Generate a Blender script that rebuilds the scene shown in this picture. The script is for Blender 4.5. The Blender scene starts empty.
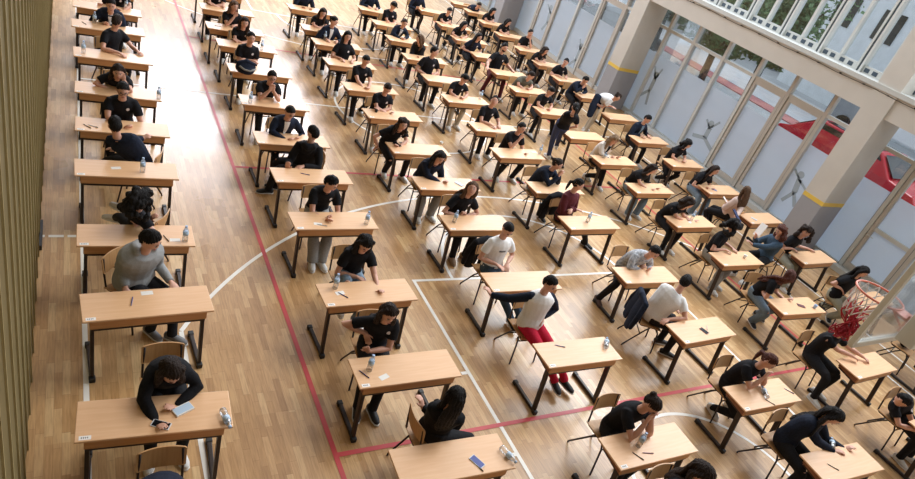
import bpy, bmesh, math, random
from mathutils import Vector, Matrix, noise
from mathutils.bvhtree import BVHTree
V = Vector
C = bpy.context.scene.collection
SC = bpy.context.scene

# ------------------------------------------------------------------ camera
FOC, CA, CB, CC, CH = (639.030077, -0.641039, 1.048056, 0.354360, 5.393190)
def rot3(a, b, c):
    return (Matrix.Rotation(a, 3, 'Z') @ Matrix.Rotation(b, 3, 'X') @ Matrix.Rotation(c, 3, 'Z'))
CR = rot3(CA, CB, CC)
cam = bpy.data.objects.new('camera', bpy.data.cameras.new('camera'))
C.objects.link(cam)
cam.matrix_world = Matrix.Translation((0, 0, CH)) @ CR.to_4x4()
cam.data.sensor_width = 36.0
cam.data.lens = FOC / 915.0 * 36.0
cam.data.clip_start = 0.05
cam.data.clip_end = 300
SC.camera = cam

def ray(px, py):
    return CR @ V(((px - 457.5) / FOC, -(py - 239.5) / FOC, -1))
def at(px, py, z):            # point at height z seen at a pixel
    d = ray(px, py); t = (z - CH) / d.z
    return V((d.x * t, d.y * t, z))
def at_x(px, py, x):          # point on the plane X = x
    d = ray(px, py); t = x / d.x
    return V((x, d.y * t, CH + d.z * t))

# ------------------------------------------------------------------ light and exposure
world = bpy.data.worlds.new('world'); SC.world = world
world.use_nodes = True
wn = world.node_tree.nodes; wl = world.node_tree.links
bg = wn['Background']
bg.inputs['Color'].default_value = (0.90, 0.95, 1.0, 1)
bg.inputs['Strength'].default_value = 1.08
sun = bpy.data.objects.new('sun', bpy.data.lights.new('sun', 'SUN'))
C.objects.link(sun)
sun.data.energy = 1.15
sun.data.angle = math.radians(20)
sun.data.color = (1.0, 0.96, 0.91)
sun.rotation_euler = V((0.50, 0.22, 0.84)).to_track_quat('Z', 'Y').to_euler()
win = bpy.data.objects.new('daylight_upper_windows', bpy.data.lights.new('daylight_upper_windows', 'AREA'))
C.objects.link(win)
win.data.shape = 'RECTANGLE'; win.data.size = 24; win.data.size_y = 3.2
win.data.energy = 2200
win.data.color = (0.86, 0.93, 1.0)
win.location = (14.4, 13.5, 7.6)
_z = V((1, 0, 0.35)).normalized(); _x = V((0, 1, 0)); _y = _z.cross(_x)
win.rotation_euler = Matrix((_x, _y, _z)).transposed().to_euler()
far = bpy.data.objects.new('daylight_far_end', bpy.data.lights.new('daylight_far_end', 'AREA'))
C.objects.link(far)
far.data.shape = 'RECTANGLE'; far.data.size = 9.5; far.data.size_y = 4
far.data.energy = 1700
far.data.color = (0.86, 0.89, 1.0)
far.location = (5.6, 26.8, 7.2)
far.rotation_euler = (math.radians(90), 0, 0)
far.rotation_euler = V((0, 1, 0)).to_track_quat('Z', 'Y').to_euler()
SC.view_settings.view_transform = 'Standard'
SC.view_settings.look = 'None'
SC.view_settings.gamma = 1.0
SC.view_settings.use_curve_mapping = False
SC.view_settings.exposure = 0.07

# ------------------------------------------------------------------ helpers
def col(h):
    h = h.lstrip('#')
    r = [int(h[i:i + 2], 16) / 255 for i in (0, 2, 4)]
    return tuple((c / 12.92 if c <= 0.04045 else ((c + 0.055) / 1.055) ** 2.4) for c in r) + (1,)

class MB:
    def __init__(s): s.v = []; s.f = []; s.m = []; s.mats = []
    def mi(s, m):
        if m not in s.mats: s.mats.append(m)
        return s.mats.index(m)
    def add(s, vs, fs, m=None):
        o = len(s.v); s.v += [V(p) for p in vs]; k = s.mi(m)
        for f in fs: s.f.append(tuple(i + o for i in f)); s.m.append(k)
    def box(s, a, b, m=None, mat=None):
        (x0, y0, z0), (x1, y1, z1) = a, b
        vs = [V(p) for p in ((x0,y0,z0),(x1,y0,z0),(x1,y1,z0),(x0,y1,z0),(x0,y0,z1),(x1,y0,z1),(x1,y1,z1),(x0,y1,z1))]
        if mat: vs = [mat @ p for p in vs]
        s.add(vs, [(0,3,2,1),(4,5,6,7),(0,1,5,4),(1,2,6,5),(2,3,7,6),(3,0,4,7)], m)
    def bar(s, p, q, w, d, side=None, m=None):        # box beam from p to q, w along side, d across
        p, q = V(p), V(q); t = (q - p).normalized()
        side = V(side) if side else t.orthogonal()
        side = (side - t * side.dot(t)).normalized(); b = t.cross(side)
        vs = []
        for c in (p, q):
            for sx, sy in ((-1,-1),(1,-1),(1,1),(-1,1)): vs.append(c + side * sx * w / 2 + b * sy * d / 2)
        s.add(vs, [(0,3,2,1),(4,5,6,7),(0,1,5,4),(1,2,6,5),(2,3,7,6),(3,0,4,7)], m)
    def loft(s, pts, rad, side=None, n=10, m=None, cap=True, closed=False):
        pts = [V(p) for p in pts]; k = len(pts); vs = []
        sv = V(side) if side is not None else None
        for i, p in enumerate(pts):
            t = (pts[min(i + 1, k - 1)] - pts[max(i - 1, 0)])
            if closed: t = pts[(i + 1) % k] - pts[i - 1]
            if t.length < 1e-7: t = V((0, 0, 1))
            t.normalize()
            if sv is None: sv = t.orthogonal()
            a = sv - t * sv.dot(t)
            if a.length < 1e-4: a = t.orthogonal()
            a.normalize(); b = t.cross(a)
            if side is None: sv = a
            r = rad[i] if isinstance(rad, (list, tuple)) else rad
            r1, r2 = (r if isinstance(r, (list, tuple)) else (r, r))
            for j in range(n):
                g = 2 * math.pi * j / n
                vs.append(p + a * math.cos(g) * r1 + b * math.sin(g) * r2)
        fs = []
        for i in range(k if closed else k - 1):
            i2 = (i + 1) % k
            for j in range(n):
                fs.append((i * n + j, i * n + (j + 1) % n, i2 * n + (j + 1) % n, i2 * n + j))
        if cap and not closed:
            fs.append(tuple(range(n - 1, -1, -1))); fs.append(tuple(range((k - 1) * n, k * n)))
        s.add(vs, fs, m)
    def rtube(s, pts, r, n=8, m=None, side=None):      # tube with rounded ends
        pts = [V(p) for p in pts]; rr = list(r) if isinstance(r, (list, tuple)) else [r] * len(pts)
        def sc(x, k): return (x[0] * k, x[1] * k) if isinstance(x, tuple) else x * k
        def mx(x): return min(x) if isinstance(x, tuple) else x
        a = (pts[0] - pts[1]).normalized() * mx(rr[0]); b = (pts[-1] - pts[-2]).normalized() * mx(rr[-1])
        P = [pts[0] + a * 0.95, pts[0] + a * 0.65] + pts + [pts[-1] + b * 0.65, pts[-1] + b * 0.95]
        R = [sc(rr[0], 0.3), sc(rr[0], 0.75)] + rr + [sc(rr[-1], 0.75), sc(rr[-1], 0.3)]
        s.loft(P, R, side, n, m)
    def ball(s, c, r, n=10, m=None, mat=None):
        c = V(c); r = r if isinstance(r, (list, tuple)) else (r, r, r)
        vs = []; fs = []; h = max(4, n // 2 + 1)
        for i in range(1, h):
            a = math.pi * i / h
            for j in range(n):
                g = 2 * math.pi * j / n
                p = V((r[0] * math.sin(a) * math.cos(g), r[1] * math.sin(a) * math.sin(g), r[2] * math.cos(a)))
                vs.append(c + (mat @ p if mat else p))
        for q in (1, -1):
            p = V((0, 0, r[2] * q)); vs.append(c + (mat @ p if mat else p))
        T, B = len(vs) - 2, len(vs) - 1
        for i in range(h - 2):
            for j in range(n): fs.append((i * n + j, (i + 1) * n + j, (i + 1) * n + (j + 1) % n, i * n + (j + 1) % n))
        for j in range(n):
            fs.append((T, j, (j + 1) % n)); fs.append((B, (h - 2) * n + (j + 1) % n, (h - 2) * n + j))
        s.add(vs, fs, m)
    def lathe(s, prof, n=14, m=None, mat=None):        # prof: (r, z)
        vs = []; fs = []
        for r, z in prof:
            for j in range(n):
                g = 2 * math.pi * j / n; p = V((r * math.cos(g), r * math.sin(g), z))
                vs.append(mat @ p if mat else p)
        for i in range(len(prof) - 1):
            for j in range(n): fs.append((i * n + j, i * n + (j + 1) % n, (i + 1) * n + (j + 1) % n, (i + 1) * n + j))
        fs.append(tuple(range(n - 1, -1, -1))); fs.append(tuple(range((len(prof) - 1) * n, len(prof) * n)))
        s.add(vs, fs, m)
    def mesh(s, name, smooth=False):
        me = bpy.data.meshes.new(name)
        me.from_pydata([tuple(p) for p in s.v], [], s.f)
        for m in s.mats:
            if m: me.materials.append(m)
        if len(s.mats) > 1:
            me.polygons.foreach_set('material_index', s.m)
        if smooth: me.polygons.foreach_set('use_smooth', [True] * len(me.polygons))
        me.update()
        return me
    def build(s, name, m=None, parent=None, smooth=False, bevel=0):
        me = s.mesh(name, smooth)
        if m:
            me.materials.clear(); me.materials.append(m)
        o = bpy.data.objects.new(name, me); C.objects.link(o)
        if parent: o.parent = parent
        if bevel:
            b = o.modifiers.new('bevel', 'BEVEL'); b.width = bevel; b.segments = 2; b.limit_method = 'ANGLE'
        return o

def empty(name, loc=(0, 0, 0), rz=0):
    o = bpy.data.objects.new(name, None); C.objects.link(o)
    o.location = loc; o.rotation_euler = (0, 0, rz); o.empty_display_size = 0.2
    return o
def tag(o, label=None, cat=None, group=None, kind=None):
    if label: o['label'] = label
    if cat: o['category'] = cat
    if group: o['group'] = group
    if kind: o['kind'] = kind
    return o
KIDS = {}
def kid_index(root):
    return [o for o in C.objects if o.parent == root]
def dup(root, kids, loc, rz=0):
    r = root.copy(); C.objects.link(r); r.location = loc; r.rotation_euler = (0, 0, rz)
    for ch, sub in kids:
        c = ch.copy(); C.objects.link(c); c.parent = r
        for g in sub:
            d = g.copy(); C.objects.link(d); d.parent = c
    return r
def kids_of(root):
    allo = list(C.objects)
    return [(o, [g for g in allo if g.parent == o]) for o in allo if o.parent == root]

# ------------------------------------------------------------------ materials
def mat(name, c, rough=0.5, metal=0.0, spec=0.5, **k):
    m = bpy.data.materials.new(name); m.use_nodes = True
    nt = m.node_tree; b = nt.nodes['Principled BSDF']
    b.inputs['Base Color'].default_value = col(c) if isinstance(c, str) else c
    b.inputs['Roughness'].default_value = rough; b.inputs['Metallic'].default_value = metal
    b.inputs['Specular IOR Level'].default_value = spec
    return m
def nodes(m): return m.node_tree.nodes, m.node_tree.links, m.node_tree.nodes['Principled BSDF']
def noisy(name, c1, c2, scale=20, rough=0.6, bump=0.0, stretch=(1, 1, 1), spec=0.5, bscale=None, metal=0.0):
    m = mat(name, c1, rough, metal, spec); N, L, B = nodes(m)
    tc = N.new('ShaderNodeTexCoord'); mp = N.new('ShaderNodeMapping'); mp.inputs['Scale'].default_value = stretch
    L.new(tc.outputs['Object'], mp.inputs['Vector'])
    nz = N.new('ShaderNodeTexNoise'); nz.inputs['Scale'].default_value = scale; nz.inputs['Detail'].default_value = 4
    L.new(mp.outputs['Vector'], nz.inputs['Vector'])
    cr = N.new('ShaderNodeValToRGB'); cr.color_ramp.elements[0].color = col(c1); cr.color_ramp.elements[1].color = col(c2)
    cr.color_ramp.elements[0].position = 0.3; cr.color_ramp.elements[1].position = 0.7
    L.new(nz.outputs['Fac'], cr.inputs['Fac']); L.new(cr.outputs['Color'], B.inputs['Base Color'])
    if bump:
        n2 = N.new('ShaderNodeTexNoise'); n2.inputs['Scale'].default_value = bscale or scale
        L.new(mp.outputs['Vector'], n2.inputs['Vector'])
        bp = N.new('ShaderNodeBump'); bp.inputs['Strength'].default_value = bump; bp.inputs['Distance'].default_value = 0.02
        L.new(n2.outputs['Fac'], bp.inputs['Height']); L.new(bp.outputs['Normal'], B.inputs['Normal'])
    return m

def floor_material():
    m = mat('oak_strip_parquet', 'c9a377', 0.4); N, L, B = nodes(m)
    tc = N.new('ShaderNodeTexCoord'); sp = N.new('ShaderNodeSeparateXYZ'); L.new(tc.outputs['Object'], sp.inputs[0])
    def mth(op, a, b=None, c=None):
        n = N.new('ShaderNodeMath'); n.operation = op
        for i, x in enumerate((a, b, c)):
            if x is None: continue
            if isinstance(x, (int, float)): n.inputs[i].default_value = x
            else: L.new(x, n.inputs[i])
        return n.outputs[0]
    w, ln = 0.068, 0.46
    u = mth('DIVIDE', sp.outputs[0], w); iu = mth('FLOOR', u)
    wn_ = N.new('ShaderNodeTexWhiteNoise'); wn_.noise_dimensions = '1D'; L.new(iu, wn_.inputs['W'])
    v = mth('ADD', mth('DIVIDE', sp.outputs[1], ln), mth('MULTIPLY', wn_.outputs['Value'], 7.3)); iv = mth('FLOOR', v)
    cb = N.new('ShaderNodeCombineXYZ'); L.new(iu, cb.inputs[0]); L.new(iv, cb.inputs[1])
    w2 = N.new('ShaderNodeTexWhiteNoise'); w2.noise_dimensions = '2D'; L.new(cb.outputs[0], w2.inputs['Vector'])
    # board groups (three staves wide) share a little of the tint
    cb2 = N.new('ShaderNodeCombineXYZ'); L.new(mth('FLOOR', mth('DIVIDE', sp.outputs[0], w * 3)), cb2.inputs[0]); L.new(mth('FLOOR', mth('DIVIDE', sp.outputs[1], 2.2)), cb2.inputs[1])
    w3 = N.new('ShaderNodeTexWhiteNoise'); w3.noise_dimensions = '2D'; L.new(cb2.outputs[0], w3.inputs['Vector'])
    f = mth('ADD', mth('MULTIPLY', w2.outputs['Value'], 0.72), mth('MULTIPLY', w3.outputs['Value'], 0.28))
    cr = N.new('ShaderNodeValToRGB'); e = cr.color_ramp.elements
    e[0].position = 0.0; e[0].color = col('a87e50'); e[1].position = 1.0; e[1].color = col('dcbc8c')
    for p, c in ((0.25, 'b98f5e'), (0.55, 'c69d6c'), (0.8, 'cfa979')):
        k = e.new(p); k.color = col(c)
    L.new(f, cr.inputs['Fac'])
    mp = N.new('ShaderNodeMapping'); mp.inputs['Scale'].default_value = (60, 5, 1); L.new(tc.outputs['Object'], mp.inputs['Vector'])
    nz = N.new('ShaderNodeTexNoise'); nz.inputs['Scale'].default_value = 1.0; nz.inputs['Detail'].default_value = 5; L.new(mp.outputs['Vector'], nz.inputs['Vector'])
    mx = N.new('ShaderNodeMix'); mx.data_type = 'RGBA'; mx.blend_type = 'MULTIPLY'; mx.inputs[0].default_value = 0.45
    L.new(cr.outputs['Color'], mx.inputs[6]); 
    g = N.new('ShaderNodeValToRGB'); g.color_ramp.elements[0].color = (0.5, 0.42, 0.34, 1); g.color_ramp.elements[0].position = 0.3
    g.color_ramp.elements[1].color = (1, 1, 1, 1); g.color_ramp.elements[1].position = 0.6
    L.new(nz.outputs['Fac'], g.inputs['Fac']); L.new(g.outputs['Color'], mx.inputs[7])
    # joints
    fu = mth('FRACT', u); fv = mth('FRACT', v)
    ju = mth('LESS_THAN', mth('MINIMUM', fu, mth('SUBTRACT', 1.0, fu)), 0.02)
    jv = mth('LESS_THAN', fv, 0.008)
    j = mth('MAXIMUM', ju, jv)
    mj = N.new('ShaderNodeMix'); mj.data_type = 'RGBA'; mj.blend_type = 'MULTIPLY'
    L.new(mth('MULTIPLY', j, 0.45), mj.inputs[0]); L.new(mx.outputs[2], mj.inputs[6]); mj.inputs[7].default_value = (0.35, 0.22, 0.13, 1)
    L.new(mj.outputs[2], B.inputs['Base Color'])
    nr = N.new('ShaderNodeTexNoise'); nr.inputs['Scale'].default_value = 0.9; nr.inputs['Detail'].default_value = 6
    L.new(tc.outputs['Object'], nr.inputs['Vector'])
    mr = N.new('ShaderNodeMapRange'); mr.inputs[1].default_value = 0.3; mr.inputs[2].default_value = 0.7
    mr.inputs[3].default_value = 0.26; mr.inputs[4].default_value = 0.42
    L.new(nr.outputs['Fac'], mr.inputs[0]); L.new(mr.outputs[0], B.inputs['Roughness'])
    B.inputs['Coat Weight'].default_value = 0.35; B.inputs['Coat Roughness'].default_value = 0.22
    return m

M = {}
M['floor'] = floor_material()
M['white_line'] = noisy('white_court_paint', 'e8e4dc', 'f6f3ec', 3, 0.4)
M['red_line'] = noisy('red_court_paint', 'bd3d42', 'ca4a4d', 3, 0.4)
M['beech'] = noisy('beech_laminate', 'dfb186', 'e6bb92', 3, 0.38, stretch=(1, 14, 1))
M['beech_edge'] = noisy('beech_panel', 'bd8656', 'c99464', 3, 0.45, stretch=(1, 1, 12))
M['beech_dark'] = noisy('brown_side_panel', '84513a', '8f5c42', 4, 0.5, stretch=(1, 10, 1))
M['steel'] = noisy('dark_bronze_steel', '2b2220', '362b27', 30, 0.38, metal=0.3)
M['cap'] = mat('black_plastic_cap', '151313', 0.5)
M['ply'] = noisy('beech_plywood', 'b98a5a', 'c79a69', 4, 0.4, stretch=(10, 1, 1))
M['label'] = mat('white_paper_label', 'eeeae6', 0.7)
M['ink'] = mat('grey_ink', '55555a', 0.7)
M['paint_beige'] = noisy('beige_wall_paint', 'cbc6bd', 'd2cdc4', 2, 0.7)
M['paint_grey'] = noisy('grey_wall_paint', '9d9da2', 'a4a4a9', 2, 0.7)
M['paint_yellow'] = mat('yellow_band_paint', 'e8c556', 0.6)
M['alu'] = noisy('beige_window_aluminium', 'c6c7c3', 'cfd0cc', 4, 0.45)
M['alu_blue'] = mat('grey_blue_window_gasket', '3c4a57', 0.5)
M['alu_door'] = noisy('taupe_door_aluminium', 'b8b1a7', 'c0b9af', 4, 0.45)
M['sill'] = mat('white_sill', 'c6c8c4', 0.5)
M['slat'] = noisy('olive_slat_panel', '6c5d39', '786941', 3, 0.6, stretch=(1, 8, 1))
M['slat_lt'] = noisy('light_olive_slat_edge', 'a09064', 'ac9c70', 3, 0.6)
M['asphalt'] = noisy('grey_asphalt', 'adb1b6', 'b8bcc0', 2, 0.9)
M['paving'] = noisy('pale_pavement', 'c9cbd0', 'd8dade', 2, 0.9)
M['pinkpave'] = noisy('red_kerb_paving', 'b97a7c', 'c88a8a', 4, 0.9)
M['leaf'] = noisy('green_foliage', '2f4a2c', '6f9168', 6, 0.8)
M['bark'] = noisy('dark_bark', '2e2826', '4c423c', 12, 0.9)
M['red_car'] = mat('red_car_paint', 'c4182c', 0.25)
M['dark_car'] = mat('dark_grey_car_paint', '33383f', 0.25)
M['white_car'] = mat('white_car_paint', 'd8dde2', 0.25)
M['car_glass'] = mat('dark_car_glass', '12161b', 0.08)
M['tyre'] = mat('black_tyre', '141414', 0.8)
M['facade_white'] = noisy('white_facade', 'd5dade', 'e6eaee', 2, 0.8)
M['facade_grey'] = noisy('grey_facade', '8b939c', '9aa2aa', 2, 0.8)
M['orange'] = noisy('orange_rim_paint', 'd2694a', 'e0795a', 5, 0.45)
M['net_red'] = mat('red_net_cord', 'a8202e', 0.8)
M['net_white'] = mat('white_net_cord', 'ddd6cf', 0.8)
M['frame_cream'] = noisy('cream_board_frame', 'dcd8cb', 'e4e0d3', 2, 0.5)
M['sticker'] = mat('grey_silhouette_vinyl', 'a3afb8', 0.8)

def glass_mat(name, tint, alpha, rough=0.05):
    m = bpy.data.materials.new(name); m.use_nodes = True; N, L = m.node_tree.nodes, m.node_tree.links
    N.clear(); o = N.new('ShaderNodeOutputMaterial'); tr = N.new('ShaderNodeBsdfTransparent'); gl = N.new('ShaderNodeBsdfGlossy')
    tr.inputs[0].default_value = tint; gl.inputs['Roughness'].default_value = rough
    lw = N.new('ShaderNodeLayerWeight'); lw.inputs[0].default_value = 0.35
    mr = N.new('ShaderNodeMath'); mr.operation = 'MULTIPLY_ADD'; mr.inputs[1].default_value = 0.5; mr.inputs[2].default_value = alpha
    L.new(lw.outputs['Fresnel'], mr.inputs[0])
    mx = N.new('ShaderNodeMixShader'); L.new(mr.outputs[0], mx.inputs[0]); L.new(tr.outputs[0], mx.inputs[1]); L.new(gl.outputs[0], mx.inputs[2])
    L.new(mx.outputs[0], o.inputs[0]); return m
M['glass'] = glass_mat('clear_window_glass', (0.93, 0.97, 1.0, 1), 0.03)
M['acrylic'] = glass_mat('clear_backboard_acrylic', (0.92, 0.94, 0.96, 1), 0.06)
M['bottle'] = glass_mat('clear_bottle_plastic', (0.94, 0.96, 0.98, 1), 0.2, 0.3)
M['water_label'] = mat('blue_bottle_label', 'b7cde2', 0.5)
M['capw'] = mat('bottle_cap_blue', 'a3bbdc', 0.5)
def frost_mat():
    m = bpy.data.materials.new('frosted_window_film'); m.use_nodes = True; N, L = m.node_tree.nodes, m.node_tree.links
    N.clear(); o = N.new('ShaderNodeOutputMaterial'); tr = N.new('ShaderNodeBsdfTransparent'); tl = N.new('ShaderNodeBsdfTranslucent'); df = N.new('ShaderNodeBsdfDiffuse')
    tl.inputs[0].default_value = col('e9f1fa'); df.inputs[0].default_value = col('e2e6ea'); tr.inputs[0].default_value = (0.95, 0.97, 1, 1)
    m1 = N.new('ShaderNodeMixShader'); m1.inputs[0].default_value = 0.4; L.new(tl.outputs[0], m1.inputs[1]); L.new(df.outputs[0], m1.inputs[2])
    tc = N.new('ShaderNodeTexCoord'); sp = N.new('ShaderNodeSeparateXYZ'); L.new(tc.outputs['Object'], sp.inputs[0])
    mr = N.new('ShaderNodeMapRange'); mr.inputs[1].default_value = 1.2; mr.inputs[2].default_value = 2.05; mr.inputs[3].default_value = 0.93; mr.inputs[4].default_value = 0.66
    L.new(sp.outputs[2], mr.inputs[0])
    m2 = N.new('ShaderNodeMixShader'); L.new(mr.outputs[0], m2.inputs[0]); L.new(tr.outputs[0], m2.inputs[1]); L.new(m1.outputs[0], m2.inputs[2])
    L.new(m2.outputs[0], o.inputs[0]); return m
M['frost'] = frost_mat()
def fabric(name, c1, c2, s=60, b=0.5): return noisy(name, c1, c2, s, 0.85, b, bscale=9, spec=0.2)
FAB = dict(blk=fabric('black_cotton', '121216', '1b1b20'), navy=fabric('navy_cotton', '171d2c', '20283a'), grey=fabric('grey_marl_fleece', '8b8c8d', '9b9c9c', 150),
    white=fabric('white_cotton', 'e4e4e4', 'eeeeee'), burg=fabric('burgundy_knit', '54242b', '612c33'), olive=fabric('grey_olive_cotton', '5d5c52', '68675c'),
    pattern=fabric('pale_patterned_cotton', '7e828c', 'c9ccd0', 25), denim=fabric('dark_blue_denim', '3a4c5e', '4a5f73'),
    jeans=fabric('light_blue_denim', '66798b', '8193a3'), lgrey=fabric('light_grey_cloth', '8c8c8c', '9b9b99'), beige=fabric('beige_cloth', 'b3a896', 'c2b7a5'),
    dark=fabric('charcoal_cloth', '1a1a1d', '242428'), maroon=fabric('maroon_cloth', '4a1d22', '5a262b'), sage=fabric('sage_grey_cloth', '999b8d', 'a8aa9c'),
    indigo=fabric('indigo_denim', '343c5c', '414a6c'), cream=fabric('cream_knit', 'd8cfc6', 'e2d9d0'), rose=fabric('pale_rose_knit', 'cdb3a8', 'd6beb3'), red=fabric('red_cloth', 'b51c36', 'c42542'))
SKIN = [noisy('skin_light', 'c99680', 'd3a28c', 8, 0.5), noisy('skin_tan', 'b9846b', 'c49077', 8, 0.5)]
HAIR = dict(dk=noisy('near_black_hair', '0f0c0c', '1c1615', 55, 0.62, 0.9, (3, 3, 0.5), spec=0.25), br=noisy('dark_brown_hair', '241914', '35261e', 55, 0.62, 0.9, (3, 3, 0.5), spec=0.25),
    lb=noisy('light_brown_hair', '4d3626', '6d5039', 55, 0.62, 0.9, (3, 3, 0.5), spec=0.25), bl=noisy('dark_blonde_hair', '7d6245', 'a3876a', 55, 0.62, 0.9, (3, 3, 0.5), spec=0.25), red=noisy('reddish_brown_hair', '46241c', '63382b', 55, 0.62, 0.9, (3, 3, 0.5), spec=0.25))
SHOE = dict(white=mat('white_shoe', 'dcdad6', 0.6), blk=mat('black_shoe', '17171a', 0.6), grey=mat('grey_shoe', '6c6c6e', 0.7), brown=mat('brown_shoe', '4a3028', 0.6), tan=mat('tan_boot', '93765b', 0.7))
M['sole'] = mat('white_rubber_sole', 'e2dfda', 0.6)
M['eye'] = mat('eye_white', 'b5a59c', 0.3); M['iris'] = mat('dark_iris', '1c1410', 0.2); M['lip'] = mat('lip', 'a0605a', 0.5)
M['emblem'] = mat('white_emblem_print', 'd8d0d0', 0.7); M['emblem_red'] = mat('red_emblem_print', 'b0424a', 0.7)
# ------------------------------------------------------------------ the room
def struct(name, mb, m=None, parent=None, **k):
    o = mb.build(name, m, parent, **k)
    if not parent: o['kind'] = 'structure'
    return o
b = MB(); b.box((-0.6, -4, -0.1), (15.62, 27, 0)); struct('floor', b, M['floor'])

def strip(mb, pts, w, z=0.0025):
    k = len(pts); vs = []
    for i, p in enumerate(pts):
        p = V((p[0], p[1])); a = V(pts[max(i - 1, 0)]); c = V(pts[min(i + 1, k - 1)])
        t = (c - a).normalized(); n = V((-t.y, t.x)) * w / 2
        vs += [(p.x + n.x, p.y + n.y, z), (p.x - n.x, p.y - n.y, z)]
    mb.add(vs, [(2 * i, 2 * i + 1, 2 * i + 3, 2 * i + 2) for i in range(k - 1)])
def arc(cx, cy, r, a0, a1, n=48):
    return [(cx + r * math.cos(math.radians(a0 + (a1 - a0) * i / n)), cy + r * math.sin(math.radians(a0 + (a1 - a0) * i / n))) for i in range(n + 1)]
LW = 0.05
def line_obj(name, paths, m, z=0.0025, w=LW):
    mb = MB()
    for p in paths: strip(mb, p, w, z)
    o = mb.build(name, m); o['kind'] = 'structure'; return o
a3 = math.degrees(math.acos(5.73 / 6.75))
line_obj('floor_line_sideline', [[(0.13, -1), (0.13, 25)], [(13.47, -1), (13.47, 25)]], M['white_line'])
line_obj('floor_line_centre', [[(0.156, 12.46), (13.444, 12.46)]], M['white_line'], 0.003)
line_obj('floor_line_centre_circle', [arc(6.8, 12.46, 1.8, 0, 360, 72)], M['white_line'], 0.0034)
line_obj('floor_line_three_point', [[(1.07, 0.6), (1.07, 5.73)] , arc(6.8, 2.17, 6.75, 180 - 31.9, 31.9, 80), [(12.53, 5.73), (12.53, 0.6)]], M['white_line'], 0.0032)
line_obj('floor_line_far_three_point', [arc(6.8, 22.75, 6.75, 211.9, 328.1, 80)], M['white_line'], 0.0032)
line_obj('floor_line_key', [[(4.33, 0.6), (4.33, 6.435)], [(4.305, 6.46), (9.295, 6.46)], [(9.27, 6.435), (9.27, 0.6)], arc(6.8, 6.46, 1.8, .85, 179.15, 48)]
         + [[(x0, y), (x1, y)] for y in (3.33, 4.6) for x0, x1 in ((4.22, 4.304), (9.296, 9.38))], M['white_line'], 0.0036)
line_obj('floor_line_far_key', [[(4.305, 18.46), (9.295, 18.46)], [(4.33, 18.486), (4.33, 24)], [(9.27, 18.486), (9.27, 24)], arc(6.8, 18.46, 1.8, 180.85, 359.15, 48)], M['white_line'], 0.0036)
line_obj('floor_line_basket_arc', [arc(6.8, 2.17, 1.27, 0, 180, 40)], M['white_line'], 0.0028)
line_obj('floor_line_coach_dashes', [[(-0.3, 7.59), (-0.27, 7.59)], [(-0.23, 7.59), (-0.07, 7.59)], [(-0.03, 7.59), (0.11, 7.59)]], M['white_line'], 0.003)
line_obj('floor_line_red_volleyball', [[(2.30, 3.725), (2.30, 21.2)], [(2.3275, 3.75), (11.2725, 3.75)], [(11.3, 3.7225), (11.3, 21.2)], [(2.3275, 9.57), (11.2725, 9.57)], [(2.3275, 15.5), (11.2725, 15.5)]], M['red_line'], 0.0042, 0.055)
line_obj('floor_line_red_runout', [[(2.30, -1), (2.30, 3.725)]], M['red_line'], 0.0042, 0.055)

# gallery the hall is seen from, and an added, unseen ceiling shading the left
b = MB(); b.box((-0.6, -3.2, 3.5), (15.6, -0.35, 3.72)); struct('floor_gallery', b, M['paint_grey'])
b = MB(); b.box((-0.6, -3.4, 0), (15.6, -3.2, 9.2)); struct('wall_back', b, M['paint_beige'])
b = MB(); b.box((-0.62, -3.4, 9.0), (4.6, 27, 9.2)); b.box((4.6, -3.4, 9.0), (15.6, 1.2, 9.2)); struct('ceiling_shade', b, M['paint_beige'])

# left wall: folded vertical slat panels over a backing
b = MB(); b.box((-0.62, -3, 0), (-0.5, 27, 9.0), M['slat'])
y = -2.0; i = 0
random.seed(4)
while y < 26:
    w = 0.40
    # one leaning panel with a lighter fin on its near edge
    z0 = 0.0
    b.add([(-0.355, y, z0), (-0.325, y + w - .03, z0), (-0.325, y + w - .03, 9.0), (-0.355, y, 9.0), (-0.5, y, z0), (-0.5, y + w - .03, z0), (-0.5, y + w - .03, 9.0), (-0.5, y, 9.0)],
          [(0, 1, 2, 3), (4, 0, 3, 7), (1, 5, 6, 2), (0, 4, 5, 1), (3, 2, 6, 7)], M['slat'])
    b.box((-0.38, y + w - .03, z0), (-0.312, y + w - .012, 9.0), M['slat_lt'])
    y += w; i += 1
struct('wall_left', b)
b = MB(); b.box((-0.32, 7.3, 0.0), (-0.290, 7.85, 0.07)); struct('trim_1', b, M['cap'])

# pillars with grey dado and yellow band
def pillar(y0, y1, ztop=7.5):
    x0, x1 = 14.6, 15.46; b = MB()
    b.box((x0, y0, 0), (x1, y1, 1.24), M['paint_grey']); b.box((x0 - .004, y0 - .004, 1.24), (x1, y1 + .004, 1.34), M['paint_yellow'])
    b.box((x0, y0, 1.34), (x1, y1, ztop), M['paint_beige'])
    return struct('pillar', b)
pillar(7.03, 7.57); pillar(14.78, 15.32); pillar(22.1, 22.7)
# beam over the lower glazing, its cable and the sill above
b = MB(); b.box((14.64, -2, 3.43), (15.46, 27, 3.92)); struct('trim_2', b, M['paint_beige'])
b = MB(); b.box((14.56, -2, 3.92), (15.46, 27, 4.02)); struct('trim_3', b, M['sill'])
b = MB()
pts = [(14.595, 27 - i * 0.5, 3.87 - 0.012 * math.sin(i * 1.9)) for i in range(59)]
b.loft(pts, 0.007, n=5)
for i in range(0, 40): b.box((14.59, 3 + i * 0.6, 3.86), (14.64, 3.025 + i * 0.6, 3.885))
tag(b.build('wall_cable', M['cap']), 'thin black cable clipped along the beige beam under the upper windows', 'cable')

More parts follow.
